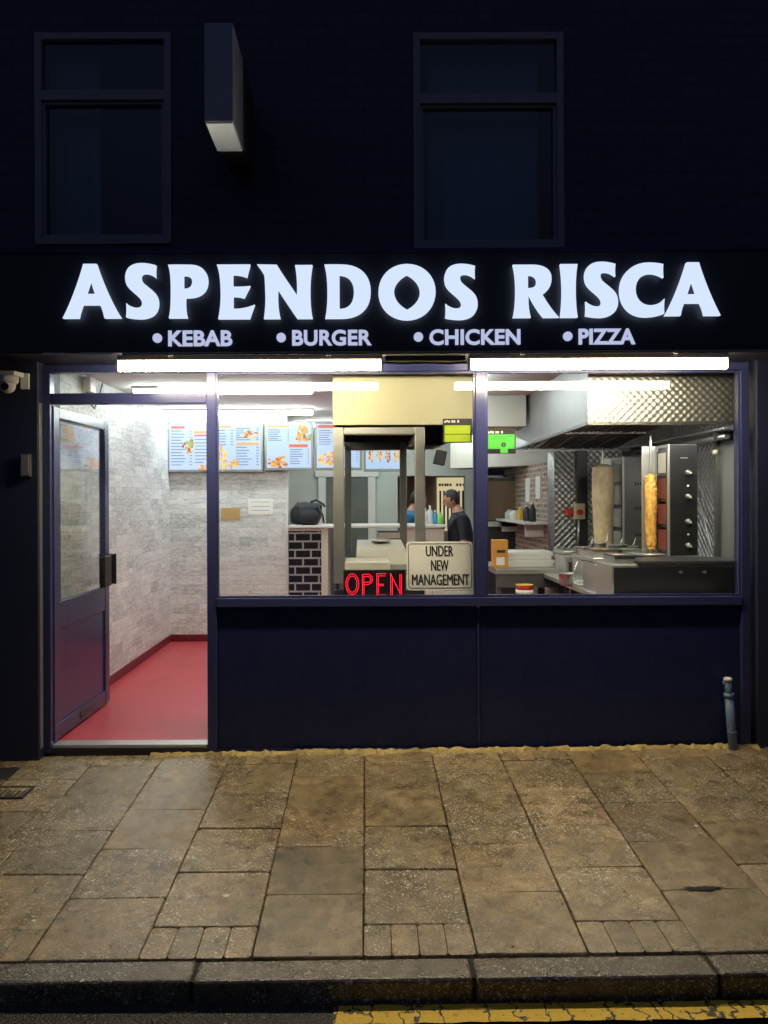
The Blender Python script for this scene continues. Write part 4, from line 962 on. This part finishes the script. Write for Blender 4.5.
# hygiene rating plates
def rating(px0, px1, py0, py1, label, style):
    Y = .014; f = (CD+Y)/F; X_ = lambda u: (u-366)*f; Z_ = lambda v: CZ-(v-500)*f
    t = thing('hygiene_plate', label, 'window sticker', (X_((px0+px1)/2), Y, Z_(py1)), 'green and black rating plates in the window')
    bx('plate', M['black'], t, (X_(px0), X_(px1), Y, Y+.004, Z_(py1), Z_(py0)), bev=.001)
    W = px1-px0; rn = random.Random(2)
    bx('marks', plain('grey white print', (.55, .56, .58), .6), t, *[(X_(px0+W*u), X_(px0+W*(u+.055)), Y-.001, Y-.0002, Z_(py0+3.5+.7*rn.random()), Z_(py0+1.4+.7*rn.random())) for u in (.05, .12, .19, .30, .37, .50)])
    if style == 0:
        bx('panel', glow('lime reflective print', (.45, .60, .01), .45), t, (X_(px0+1.6), X_(px1-1.6), Y-.001, Y-.0002, Z_(py0+15.2), Z_(py0+6.8)), (X_(px0+1.6), X_(px1-1.6), Y-.001, Y-.0002, Z_(py1-1.2), Z_(py0+16)))
        bx('faint_print', plain('olive print', (.28, .36, .02), .6), t, (X_(px0+6), X_(px1-6), Y-.0022, Y-.0012, Z_(py0+9), Z_(py0+8.6)), (X_(px0+5), X_(px1-8), Y-.0022, Y-.0012, Z_(py0+12.5), Z_(py0+12)), (X_(px0+6), X_(px1-5), Y-.0022, Y-.0012, Z_(py0+20), Z_(py0+19.5)))
    else:
        g_ = bx('panel', glow('green reflective print', (.10, .62, .10), .45), t, (X_(px0+1.2), X_(px1-1.2), Y-.001, Y-.0002, Z_(py0+19.4), Z_(py0+5)), (X_(px0+13.5), X_(px0+21), Y-.001, Y-.0002, Z_(py1-.6), Z_(py0+19.4)))
        bm = B(); c = Vector((X_(px0+16.8), Y-.0016, Z_(py0+15.2))); tube(bm, [c, c+Vector((0, -.0008, 0))], .0145, 20); obj('disc', bm, M['print'], t)
        bm = B(); writing('3', c.x-.0045, c.x+.0045, c.z-.009, c.z+.009, Y-.0026, .0006, .03, 1, bm); obj('digit', bm, MATS['green reflective print'], t)
        bx('faint_print', plain('dark green print', (.03, .25, .04), .6), t, (X_(px0+6), X_(px1-3), Y-.0022, Y-.0012, Z_(py0+7.4), Z_(py0+6.9)), (X_(px0+4), X_(px1-7), Y-.0022, Y-.0012, Z_(py0+9.6), Z_(py0+9.1)))
# these are printed card, not lamps: no emission
for k_, c_ in (('lime reflective print', (.30, .42, .008)), ('green reflective print', (.07, .42, .06))): MATS[k_] = plain(k_, c_, .5, var=.05)
rating(443.2, 472.3, 419, 443.3, 'upper lime green and black plate left of the middle mullion', 0)
rating(487, 516, 430, 454.3, 'bright green and black rating plate right of the middle mullion', 1)

# ------------------------------------------------------------------ kitchen on the right
# big canopy
Yc = .35; a = at(588.5, 423, Yc); hb_ = a.z
hd = thing('extractor_canopy', 'large pressed steel extractor canopy over the kebab grills', 'extractor hood', ((a.x+XR)/2, Yc, hb_))
bx('front_sheet', M['quilt'], hd, (a.x, XR-.002, Yc, Yc+.012, hb_, ZC-.002))
bx('side_sheet', M['quilt'], hd, (a.x, a.x+.012, Yc+.013, 3.25, hb_, ZC-.002))
bx('back_sheet', M['dark_steel'], hd, (a.x+.013, XR-.002, 3.238, 3.25, hb_, ZC-.002))
bx('lip', M['dark_steel'], hd, (a.x-.012, XR-.002, Yc-.012, Yc+.014, hb_-.022, hb_-.001), (a.x-.012, a.x+.014, Yc+.0145, 3.25, hb_-.022, hb_-.001), bev=.003)
# sloping grease filters inside
bm = B(); ny = 7
zf0, zf1 = hb_+.27, hb_+.03                             # the filters fall towards the back wall
hexa(bm, [(a.x+.014, Yc+.09, zf0), (XR-.004, Yc+.09, zf0), (XR-.004, Yc+.09, zf0+.02), (a.x+.014, Yc+.09, zf0+.02)], [(a.x+.014, 3.2, zf1), (XR-.004, 3.2, zf1), (XR-.004, 3.2, zf1+.02), (a.x+.014, 3.2, zf1+.02)])
for i in range(26):
    t_ = a.x+.03 + (XR-a.x-.06)*i/25; w_ = .05 if i % 5 == 0 else .016
    hexa(bm, [(t_, Yc+.10, zf0-.018), (t_+w_, Yc+.10, zf0-.018), (t_+w_, Yc+.10, zf0-.001), (t_, Yc+.10, zf0-.001)], [(t_, 3.19, zf1-.018), (t_+w_, 3.19, zf1-.018), (t_+w_, 3.19, zf1-.001), (t_, 3.19, zf1-.001)])
for q in (.33, .66):
    yy = Yc+.1+(3.1-Yc)*q; z_ = zf0+(zf1-zf0)*q; box(bm, a.x+.02, XR-.01, yy, yy+.05, z_-.03, z_-.004)
obj('filter', bm, plain('greasy steel filter', (.20, .18, .16), .38, metal=.7, var=.3), hd)
# duct elbow from the canopy to the ceiling on its left
bm = B(); hexa(bm, [(.95, 2.2, 2.12), (1.42, 2.2, 2.12), (1.42, 3.1, 2.12), (.95, 3.1, 2.12)], [(.95, 2.2, 2.396), (1.42, 2.2, 2.396), (1.42, 3.1, 2.396), (.95, 3.1, 2.396)]); obj('duct', bm, M['white'], hd)
cl = thing('canopy_fill', 'added fill lamp hidden behind the front edge of the steel canopy', 'lamp', ((a.x+XR)/2, Yc+.07, hb_+.05))  # unseen lamp added to brighten the grills and filters
bx('diffuser', glow('canopy fill glow', (1.0, .96, .86), 75), cl, (a.x+.15, XR-.15, Yc+.045, Yc+.075, hb_+.008, hb_+.050), bev=.004); bx('housing', M['white'], cl, (a.x+.14, XR-.14, Yc+.020, Yc+.044, hb_+.005, hb_+.055))
# rail over the grills
rl = thing('steel_rail', 'dark steel rail along the wall just above the grills', 'rail', (XR-.1, .5, 1.88))
bm = B(); tube(bm, [(XR-.10, .5, 1.89), (XR-.10, 2.6, 1.89)], .020, 10); obj('bar', bm, M['dark_steel'], rl)
bx('shelf', M['quilt'], rl, (XR-.16, XR-.003, .42, 2.6, 1.93, 1.945))
for q in (.6, 2.3): bx('bracket', M['dark'], rl, (XR-.14, XR-.003, q, q+.02, 1.87, 1.929))
# plain steel corner by the window
kc = thing('steel_corner_panel', 'plain steel corner panel beside the right window frame', 'panel', (2.4, .4, 1))
bx('sheet', M['steel_frame'], kc, (XR-.012, XR-.002, .10, .80, 0, hb_-.03), bev=.002); bx('post', M['dark_steel'], kc, (XR-.04, XR-.002, .803, .84, 0, hb_-.05), bev=.003)
bm = B(); ball(bm, (XR-.045, .80, 1.80), .022, 12); obj('knob', bm, plain('cream knob', (.7, .65, .45), .4), kc)
# low table
tb = thing('steel_table', 'long low stainless table carrying the grill equipment', 'table', (2.0, 1.5, 0))
bx('top', M['steel'], tb, (1.585, XR-.003, .24, 2.62, .775, .81), bev=.004)
for yy in (.3, 1.4, 2.55): bx('leg', M['dark_steel'], tb, (1.60, 1.64, yy, yy+.04, 0, .774))
bx('undershelf', M['dark_steel'], tb, (1.62, XR-.01, .3, 2.6, .30, .32))
# equipment on it
def unit(name, label, cat, x0, x1, y0, y1, z1, front, top=None, extra=None):
    t = thing(name, label, cat, ((x0+x1)/2, (y0+y1)/2, .811))
    bx('casing', M['steel'], t, (x0, x1, y0, y1, .812, z1), bev=.008)
    bx('front_plate', front, t, (x0+.012, x1-.012, y0-.006, y0-.0005, .83, z1-.02), bev=.002)
    if extra: extra(t, x0, x1, y0, y1, z1)
    return t
def ctrl(t, x0, x1, y0, y1, z1):
    bx('worktop', M['dark'], t, (x0+.16, x1+.0, y0-.02, y1, z1+.001, z1+.022), bev=.004)
    for q in (.46, .62, .9):
        bm = B(); xx = x0+(x1-x0)*q; tube(bm, [(xx, y0-.006, z1-.05), (xx, y0-.022, z1-.05)], .010, 12); obj('knob', bm, M['steel'], t)
unit('grill_base', 'black fronted grill base right behind the bottom right of the window', 'grill base', at(612, 0, .24).x, XR-.01, .25, .60, 1.055, M['black'], extra=ctrl)
def lidd(t, x0, x1, y0, y1, z1):
    bx('lid', M['steel'], t, (x0-.012, x1+.01, y0-.01, y1+.01, z1+.002, z1+.04), bev=.008)
    bm = B(); tube(bm, [(x0+.08, y0-.012, z1-.04), (x0+.08, y0-.05, z1-.045), (x0+.2, y0-.05, z1-.045), (x0+.2, y0-.012, z1-.04)], .008, 8); obj('handle', bm, M['black'], t)
    bx('tap', M['dark'], t, (x0+.03, x0+.06, y0-.03, y0-.007, .85, .93), bev=.003)
unit('contact_toaster', 'steel toaster with black handle behind the black grill base', 'toaster', 1.63, 2.02, .85, 1.15, 1.015, M['steel'], extra=lidd)
unit('small_fryer', 'stainless tabletop fryer standing further back on the low table', 'fryer', 1.70, 2.05, 1.42, 1.72, .985, M['dark_steel'], extra=lidd)
unit('rear_fryer', 'stainless warming unit at the far end of the low table', 'warming unit', 1.72, 2.12, 2.05, 2.42, .985, M['steel_frame'], extra=lidd)
for i, (px, Y, r, h_, z_, lab) in enumerate(((566, 1.25, .055, .09, .812, 'small steel pot at the front edge of the low table'), (607, .72, .05, .06, .812, 'small steel bowl beside the black grill base'), (583, 1.9, .06, .08, .986, 'steel pot on the tabletop fryer'), (600, 1.75, .045, .12, .986, 'narrow steel jug on the tabletop fryer'))):
    x_ = at(px, 0, Y).x; t = thing('steel_pot', lab, 'pot', (x_, Y, z_), 'steel pots among the grill equipment'); bm = B()
    lathe(bm, (x_, Y, z_), [(r*.85, 0), (r, h_*.3), (r, h_), (r*1.08, h_), (r*1.08, h_+.005), (r*.92, h_+.005), (r*.85, .012)], 22); obj('body', bm, M['steel'], t)
    bm = B(); tube(bm, [(x_+r*.5, Y, z_+.02), (x_+r*1.5, Y-.02, z_+h_+.10)], .005, 8); obj('ladle', bm, M['steel'], t)
for i, (x0_, y0_, w_, l_, z_, lab) in enumerate(((1.64, .90, .17, .22, 1.056, 'shallow steel tray on the toaster lid'), (1.84, .88, .15, .24, 1.056, 'second steel tray on the toaster lid beside the chicken stand'), (1.60, .30, .13, .22, 1.057, 'steel tray at the left corner of the black grill base'), (1.74, 1.48, .24, .18, 1.026, 'steel tray on the tabletop fryer'))):
    t = thing('steel_tray', lab, 'tray', (x0_+w_/2, y0_+l_/2, z_), 'steel trays among the grill equipment'); h_ = .05; q = .012
    bx('pan', M['steel'], t, (x0_, x0_+w_, y0_, y0_+.004, z_, z_+h_), (x0_, x0_+w_, y0_+l_-.004, y0_+l_, z_, z_+h_), (x0_, x0_+.004, y0_+.0041, y0_+l_-.0041, z_, z_+h_), (x0_+w_-.004, x0_+w_, y0_+.0041, y0_+l_-.0041, z_, z_+h_), (x0_+.0041, x0_+w_-.0041, y0_+.0041, y0_+l_-.0041, z_, z_+.004))
    bx('rim', M['dark_steel'], t, (x0_-q, x0_+w_+q, y0_-q, y0_-.0005, z_+h_-.004, z_+h_+.004), (x0_-q, x0_-.0005, y0_, y0_+l_, z_+h_-.004, z_+h_+.004), (x0_+w_+.0005, x0_+w_+q, y0_, y0_+l_, z_+h_-.004, z_+h_+.004))
    obj('food', blob((x0_+w_/2, y0_+l_/2, z_+.028), (w_*.42, l_*.42, .022), .12, 30+i, 16), M[('chicken', 'bottle_green', 'doner', 'chicken')[i]], t)
bm = B(); ex_ = at(588, 0, .80).x
tg = thing('cloth', 'folded pale cloth lying on the low table among the steel units', 'cloth', (1.62, 1.3, .812))
bm = blob0 = B()
for k in range(3): box(bm, 1.61+.01*k, 1.70-.006*k, 1.20+.012*k, 1.38-.01*k, .812+.012*k, .823+.012*k, bev=.005)
obj('fold', bm, M['paper'], tg)
# doner grills
def grill(x0, y0, w, d, z0, h_, label, knobs):
    t = thing('doner_grill', label, 'kebab grill', (x0+w/2, y0+d/2, z0), 'upright kebab grills')
    bx('body', M['black_steel'] if knobs else M['dark_steel'], t, (x0+.014, x0+w, y0, y0+d, z0, z0+h_), bev=.006)
    bx('edge_trim', M['steel'], t, (x0, x0+.013, y0-.004, y0+.016, z0, z0+h_), (x0, x0+.013, y0+d-.016, y0+d+.004, z0, z0+h_), (x0, x0+.013, y0+.017, y0+d-.017, z0+h_-.02, z0+h_), bev=.002)
    bx('wing', M['steel'], t, (x0-.10, x0-.001, y0+d+.005, y0+d+.012, z0+.01, z0+h_), bev=.001)
    n_ = 4; hh = (h_-.05)/n_
    for i in range(n_):
        zz = z0+.015+hh*i; b_ = bx('burner', M['burner'] if i < 3 and knobs else M['burner_off'], t, (x0+.002, x0+.012, y0+.03, y0+d-.03, zz+.02, zz+hh-.02))
        bx('burner_frame', M['dark'], b_, (x0-.002, x0+.001, y0+.02, y0+d-.02, zz, zz+.014), (x0-.002, x0+.001, y0+.02, y0+.032, zz+.0145, zz+hh-.004), (x0-.002, x0+.001, y0+d-.032, y0+d-.02, zz+.0145, zz+hh-.004))
    if knobs:
        for i, (u, v) in enumerate(((.66, .255), (.66, .47), (.66, .695), (.66, .91))):
            bm = B(); xx = x0+w*u; zz = z0+h_*(1-v); tube(bm, [(xx, y0-.001, zz), (xx, y0-.012, zz), (xx, y0-.03, zz)], [.020, .017, .014], 16); k_ = obj('knob', bm, M['steel'], t)
            bm = B(); box(bm, xx-.016, xx+.016, y0-.036, y0-.031, zz-.004, zz+.004); bmesh.ops.rotate(bm, verts=bm.verts[:], cent=(xx, y0-.033, zz), matrix=Matrix.Rotation(R(30), 3, 'Y')); obj('grip', bm, M['white'], k_)
        bx('badge', M['steel'], t, (x0+w*.42, x0+w*.66, y0-.004, y0-.0005, z0+h_*.872, z0+h_*.880))
        bm = B()
        for v in (.375, .81): tube(bm, [(x0+w*.66, y0-.001, z0+h_*(1-v)), (x0+w*.66, y0-.010, z0+h_*(1-v))], .007, 10)
        obj('pilot_button', bm, M['white'], t)
    else:
        bx('vent_slots', M['print'], t, *[(x0+w*(.45+.09*q), x0+w*(.50+.09*q), y0-.003, y0-.0005, z0+h_*v-.012, z0+h_*v+.012) for v in (.2, .47, .72) for q in range(4)])
    return t
M['black_steel'] = plain('dark grill steel', (.035, .035, .038), .35, metal=.5, var=.3, scale=4)
M['burner_off'] = plain('pale ceramic burner', (.45, .45, .40), .7)
grill(2.072, .63, .205, .22, 1.082, .765, 'nearer black kebab grill with four round knobs on its side', True)
M['black_steel2'] = M['black_steel']
grill(2.25, 2.13, .24, .30, .985, .86, 'farther steel kebab grill behind the pale meat cone', False)
# the two skewers of meat
def doner(px, Y, prof, mat, label, rod_top, dish, zb_, seed, rough):
    x_ = at(px, 0, Y).x; t = thing('meat_skewer', label, 'kebab', (x_, Y, zb_))
    rn = random.Random(seed); ph = [rn.random()*6 for _ in range(8)]; bm = B(); pr = []
    for (r0, z0_), (r1, z1_) in zip(prof, prof[1:]):
        for i in range(10): pr.append((r0+(r1-r0)*i/10, z0_+(z1_-z0_)*i/10))
    pr.append(prof[-1])
    lathe(bm, (x_, Y, 0), pr, 36, lambda t_, z: 1 + rough*(math.sin(3*t_+ph[0]+z*21) * .5 + math.sin(7*t_+z*75+ph[1])*.5 + math.sin(5*t_-z*130+ph[2])*.55 + .4*math.sin(z*210+ph[3])))
    obj('meat', bm, mat, t)
    bm = B(); tube(bm, [(x_, Y, zb_-.03), (x_, Y, rod_top-.05), (x_, Y, rod_top)], [.010, .010, .006], 10); obj('skewer', bm, M['steel'], t)
    bm = B(); lathe(bm, (x_, Y, zb_-.03), [(dish*.6, 0), (dish, .008), (dish*1.02, .018), (dish*.97, .018)], 30); obj('dish', bm, M['steel'], t)
def zz_(py, Y): return CZ-(py-500)*(CD+Y)/F
Y1 = 2.2
doner(603, Y1, [(.02, zz_(549, Y1)), (.074, zz_(549, Y1)+.004), (.080, zz_(540, Y1)), (.092, zz_(500, Y1)), (.096, zz_(475, Y1)), (.092, zz_(468, Y1)), (.04, zz_(465.5, Y1)), (.01, zz_(465, Y1))], M['doner'], 'thick pale cone of doner meat on an upright skewer', zz_(448, Y1), .11, zz_(551, Y1), 2, .016)
Y2 = .80
doner(650.8, Y2, [(.012, zz_(551, Y2)), (.026, zz_(550.5, Y2)), (.033, zz_(545, Y2)), (.040, zz_(515, Y2)), (.041, zz_(490, Y2)), (.036, zz_(478, Y2)), (.012, zz_(475, Y2))], M['chicken'], 'slim orange stack of chicken on a skewer before the black grill', zz_(437, Y2), .145, zz_(552.5, Y2), 5, .13)
sg = thing('skewer_stand', 'round steel stand holding up the orange chicken skewer', 'stand', (at(651, 0, Y2).x, Y2, .82))
bm = B(); tube(bm, [(at(651, 0, Y2).x, Y2, 1.02), (at(651, 0, Y2).x, Y2, zz_(552.5, Y2)-.031)], .016, 12); obj('post', bm, M['steel'], sg)
bx('block', M['steel'], sg, (at(651, 0, Y2).x-.05, at(651, 0, Y2).x+.05, Y2-.05, Y2+.05, .812, 1.02), bev=.006)
s2 = thing('meat_stand', 'steel stand block under the pale doner cone', 'stand', (at(603, 0, Y1).x, Y1, .985))
xq = at(603, 0, Y1).x; bm = B(); tube(bm, [(xq, Y1, .99), (xq, Y1, zz_(551, Y1)-.031)], .016, 12); obj('post', bm, M['steel'], s2)
# steel pots between the grills
for i, (px, Y, r, h_, lab) in enumerate(((618, 1.62, .07, .07, 'steel tub left of the chicken skewer on the fryer'), (631, 1.6, .06, .06, 'steel tub nearest the chicken skewer'))):
    x_ = at(px, 0, Y).x; t = thing('steel_tub', lab, 'tub', (x_, Y, 1.03)); bm = B(); lathe(bm, (x_, Y, 1.028), [(r*.9, 0), (r, h_), (r*1.06, h_), (r*1.06, h_+.004), (r*.94, h_+.004), (r*.85, .01)], 22); obj('bowl', bm, M['steel'], t)
    bm = B(); tube(bm, [(x_, Y, 1.04), (x_+.03, Y-.02, 1.16)], .005, 8); obj('spoon', bm, M['steel'], t)
# hose on the wall
hs = thing('gas_hose', 'thin grey hose curving down the pressed steel wall beside the black grill', 'hose', (XR-.05, 1.2, 1))
bm = B(); hx = lambda px, py: at(px, py, (XR-.03)*F/(px-366)-CD)
tube(bm, [hx(699, 492), hx(701, 508), hx(705, 525), hx(710, 545), hx(716, 566)], .010, 10); obj('tube', bm, M['steel_frame'], hs)

# column of dark pressed steel with the isolator
a = at(556, 0, 2.85); b = at(592, 0, 2.85)
pc = thing('steel_clad_column', 'column clad in dark pressed steel behind the pale doner cone', 'column', (2.2, 2.9, 0))
bx('cladding', M['quilt_dark'], pc, (a.x, XR+.15, 2.92, 3.2, 0, hb_-.03)); bx('trunking', M['dark'], pc, (at(577, 0, 2.85).x, at(588, 0, 2.85).x, 2.86, 2.919, 1.0, hb_-.03), bev=.004)
a = at(577, 513, 2.82)
iso = thing('isolator_switch', 'red and yellow isolator switch box on the steel clad column', 'switch', (a.x, 2.82, a.z))
bx('box', plain('yellow isolator', (.65, .55, .32), .5), iso, (a.x-.03, a.x+.075, 2.80, 2.859, a.z-.07, a.z+.085), bev=.006)
bx('red_switch', M['red_paint'], iso, (a.x-.10, a.x-.032, 2.82, 2.919, a.z-.035, a.z+.035), bev=.01)
bm = B(); tube(bm, [(a.x+.02, 2.799, a.z), (a.x+.02, 2.775, a.z)], .028, 16); obj('knob', bm, M['red_paint'], iso)
bm = B(); tube(bm, [(a.x+.02, 2.83, a.z-.07), (a.x+.015, 2.83, 1.02)], .012, 10); obj('conduit', bm, M['steel'], iso)
# brick wall running back, with shelf
bwx = at(556, 0, 2.92).x
kw = thing('brick_wall', 'brown brick wall running back beside the steel clad column', 'wall', (bwx, 4, 0))
bm = B(); hexa(bm, [(bwx+.02, 3.201, 0), (bwx+.2, 3.201, 0), (bwx+.2, 5.69, 0), (bwx-.02, 5.69, 0)], [(bwx+.02, 3.201, 1.858), (bwx+.2, 3.201, 1.858), (bwx+.2, 5.69, 1.858), (bwx-.02, 5.69, 1.858)]); obj('masonry', bm, M['kitchen_brick'], kw)
sx1 = bwx+.012
shf = thing('wall_shelf', 'pale shelf fixed to the brown brick wall', 'shelf', (sx1-.1, 4.2, 1.2))
zsh = CZ-22*8.4/F
bx('board', M['white'], shf, (sx1-.26, sx1-.001, 3.25, 5.3, zsh-.025, zsh), bev=.004); [bx('bracket', M['white'], shf, (sx1-.2, sx1-.002, q, q+.02, zsh-.16, zsh-.026)) for q in (3.5, 4.9)]
for i, (Y, h_, r, mt, lab) in enumerate(((3.45, .20, .035, 'black', 'black bottle nearest on the brick wall shelf'), (3.75, .17, .04, 'dark', 'dark grey bottle on the brick wall shelf'), (4.1, .15, .04, 'yellow', 'yellow bottle on the brick wall shelf'), (4.45, .12, .06, 'white', 'first white tub on the brick wall shelf'), (4.75, .11, .06, 'bottle_clear', 'milky tub on the brick wall shelf'), (5.1, .12, .05, 'black', 'farthest dark bottle on the brick wall shelf'))):
    x_ = sx1-.13; t = thing('bottle', lab, 'bottle', (x_, Y, zsh), 'bottles on the brick wall shelf'); bm = B(); lathe(bm, (x_, Y, zsh), [(r*.9, 0), (r, .01), (r, h_*.65), (r*.5, h_*.85), (r*.4, h_*.9)], 14); obj('body', bm, M[mt], t)
    bm = B(); lathe(bm, (x_, Y, zsh), [(r*.45, h_*.9), (r*.45, h_)], 12); obj('cap', bm, M['white'] if mt != 'white' else M['black'], t)
for i, (Y, z_, hgt, lab) in enumerate(((3.62, 1.60, .24, 'nearer white paper slip pinned on the brick wall'), (4.15, 1.58, .27, 'farther white paper slip pinned on the brick wall'))):
    bm = B(); box(bm, bwx-.002-.004*i, bwx+.016, Y, Y+.22, z_-hgt/2, z_+hgt/2); tag(obj('paper_slip', bm, M['paper']), lab, 'paper', 'papers pinned on the brick wall')
# prep table with boxes
xt0, xt1 = at(494, 0, 2.3).x, at(545, 0, 2.3).x
zt = CZ-69*7.07/F
pt_ = thing('prep_table', 'dark steel prep table with white boxes on it', 'table', ((xt0+xt1)/2, 2.6, 0))
bx('top', M['steel_frame'], pt_, (xt0, xt1+.18, 2.25, 3.1, zt-.05, zt), bev=.004); bx('apron', M['dark_steel'], pt_, (xt0+.02, xt1+.16, 2.27, 2.29, zt-.17, zt-.051))
bx('shelf', M['dark_steel'], pt_, (xt0+.05, xt1+.15, 2.3, 3.0, .50, .52))
for xx in (xt0+.02, xt1+.12):
    for yy in (2.3, 3.02): bx('leg', M['dark_steel'], pt_, (xx, xx+.04, yy, yy+.04, 0, zt-.051))
for i in range(4):
    bm = B(); o_ = .022*math.sin(i*2.1); box(bm, at(501, 0, 2.5).x+o_, at(552, 0, 2.5).x+o_, 2.45, 2.85, zt+.001+.034*i, zt+.033+.034*i, bev=.002)
    tag(obj('pizza_box', bm, M['paper']), ('bottom', 'second lowest', 'second highest', 'topmost')[i] + ' white flat pizza box of the stack on the prep table', 'box', 'stacked white pizza boxes')
a = at(500.5, 0, 2.3)
ob = thing('orange_carton', 'upright orange carton with white label on the prep table', 'carton', (a.x, 2.33, zt))
bx('carton', M['orange_card'], ob, (a.x-.068, a.x+.066, 2.30, 2.42, zt+.001, zt+.255), bev=.003); bx('label', M['paper'], ob, (a.x-.04, a.x+.035, 2.297, 2.2995, zt+.03, zt+.10)); bx('print_strip', M['print'], ob, (a.x-.035, a.x+.04, 2.297, 2.2995, zt+.14, zt+.165))
a = at(524, 0, 1.9)
cn = thing('food_tin', 'large tin with red and white label low behind the window', 'tin', (a.x, 1.9, .60))
zt2 = CZ-86*6.67/F; bm = B(); lathe(bm, (a.x, 1.9, zt2-.2), [(.070, 0), (.072, .006), (.072, .19), (.070, .2)], 28); obj('tin_body', bm, M['red_paint'], cn)
bm = B(); lathe(bm, (a.x, 1.9, zt2-.2), [(.0735, .13), (.0735, .165)], 28); obj('label_band', bm, M['paper'], cn)
bm = B(); lathe(bm, (a.x, 1.9, zt2-.2), [(.073, .2005), (.076, .203), (.076, .208), (.070, .208), (.069, .2035)], 28); obj('lid', bm, M['yellow'], cn)
cs = thing('low_cabinet', 'dark low cabinet that carries the red labelled tin', 'cabinet', (a.x, 1.95, 0)); bx('body', M['dark_steel'], cs, (a.x-.30, a.x+.22, 1.7, 2.2, 0, zt2-.201), bev=.004); bx('door', M['dark'], cs, (a.x-.28, a.x+.2, 1.69, 1.699, .08, zt2-.24), bev=.002)
# dark oven at the back
OX = .24
ov = thing('back_oven', 'dark brown oven front at the far end of the kitchen', 'oven', (1.45, 5.3, 0))
bx('body', M['dark'], ov, (1.18+OX, 1.75+OX, 5.0, 5.65, 0, 1.74), bev=.01); bx('door', M['brown'], ov, (1.22+OX, 1.72+OX, 4.985, 4.999, 1.22, 1.70), bev=.004)
bx('handle', M['steel'], ov, (1.24+OX, 1.26+OX, 4.95, 4.97, 1.25, 1.65)); bx('worktop', M['steel'], ov, (1.17+OX, 1.78+OX, 4.90, 4.984, 1.14, 1.20))

for o in bpy.data.objects:
    if '_w' in o.keys(): del o['_w']
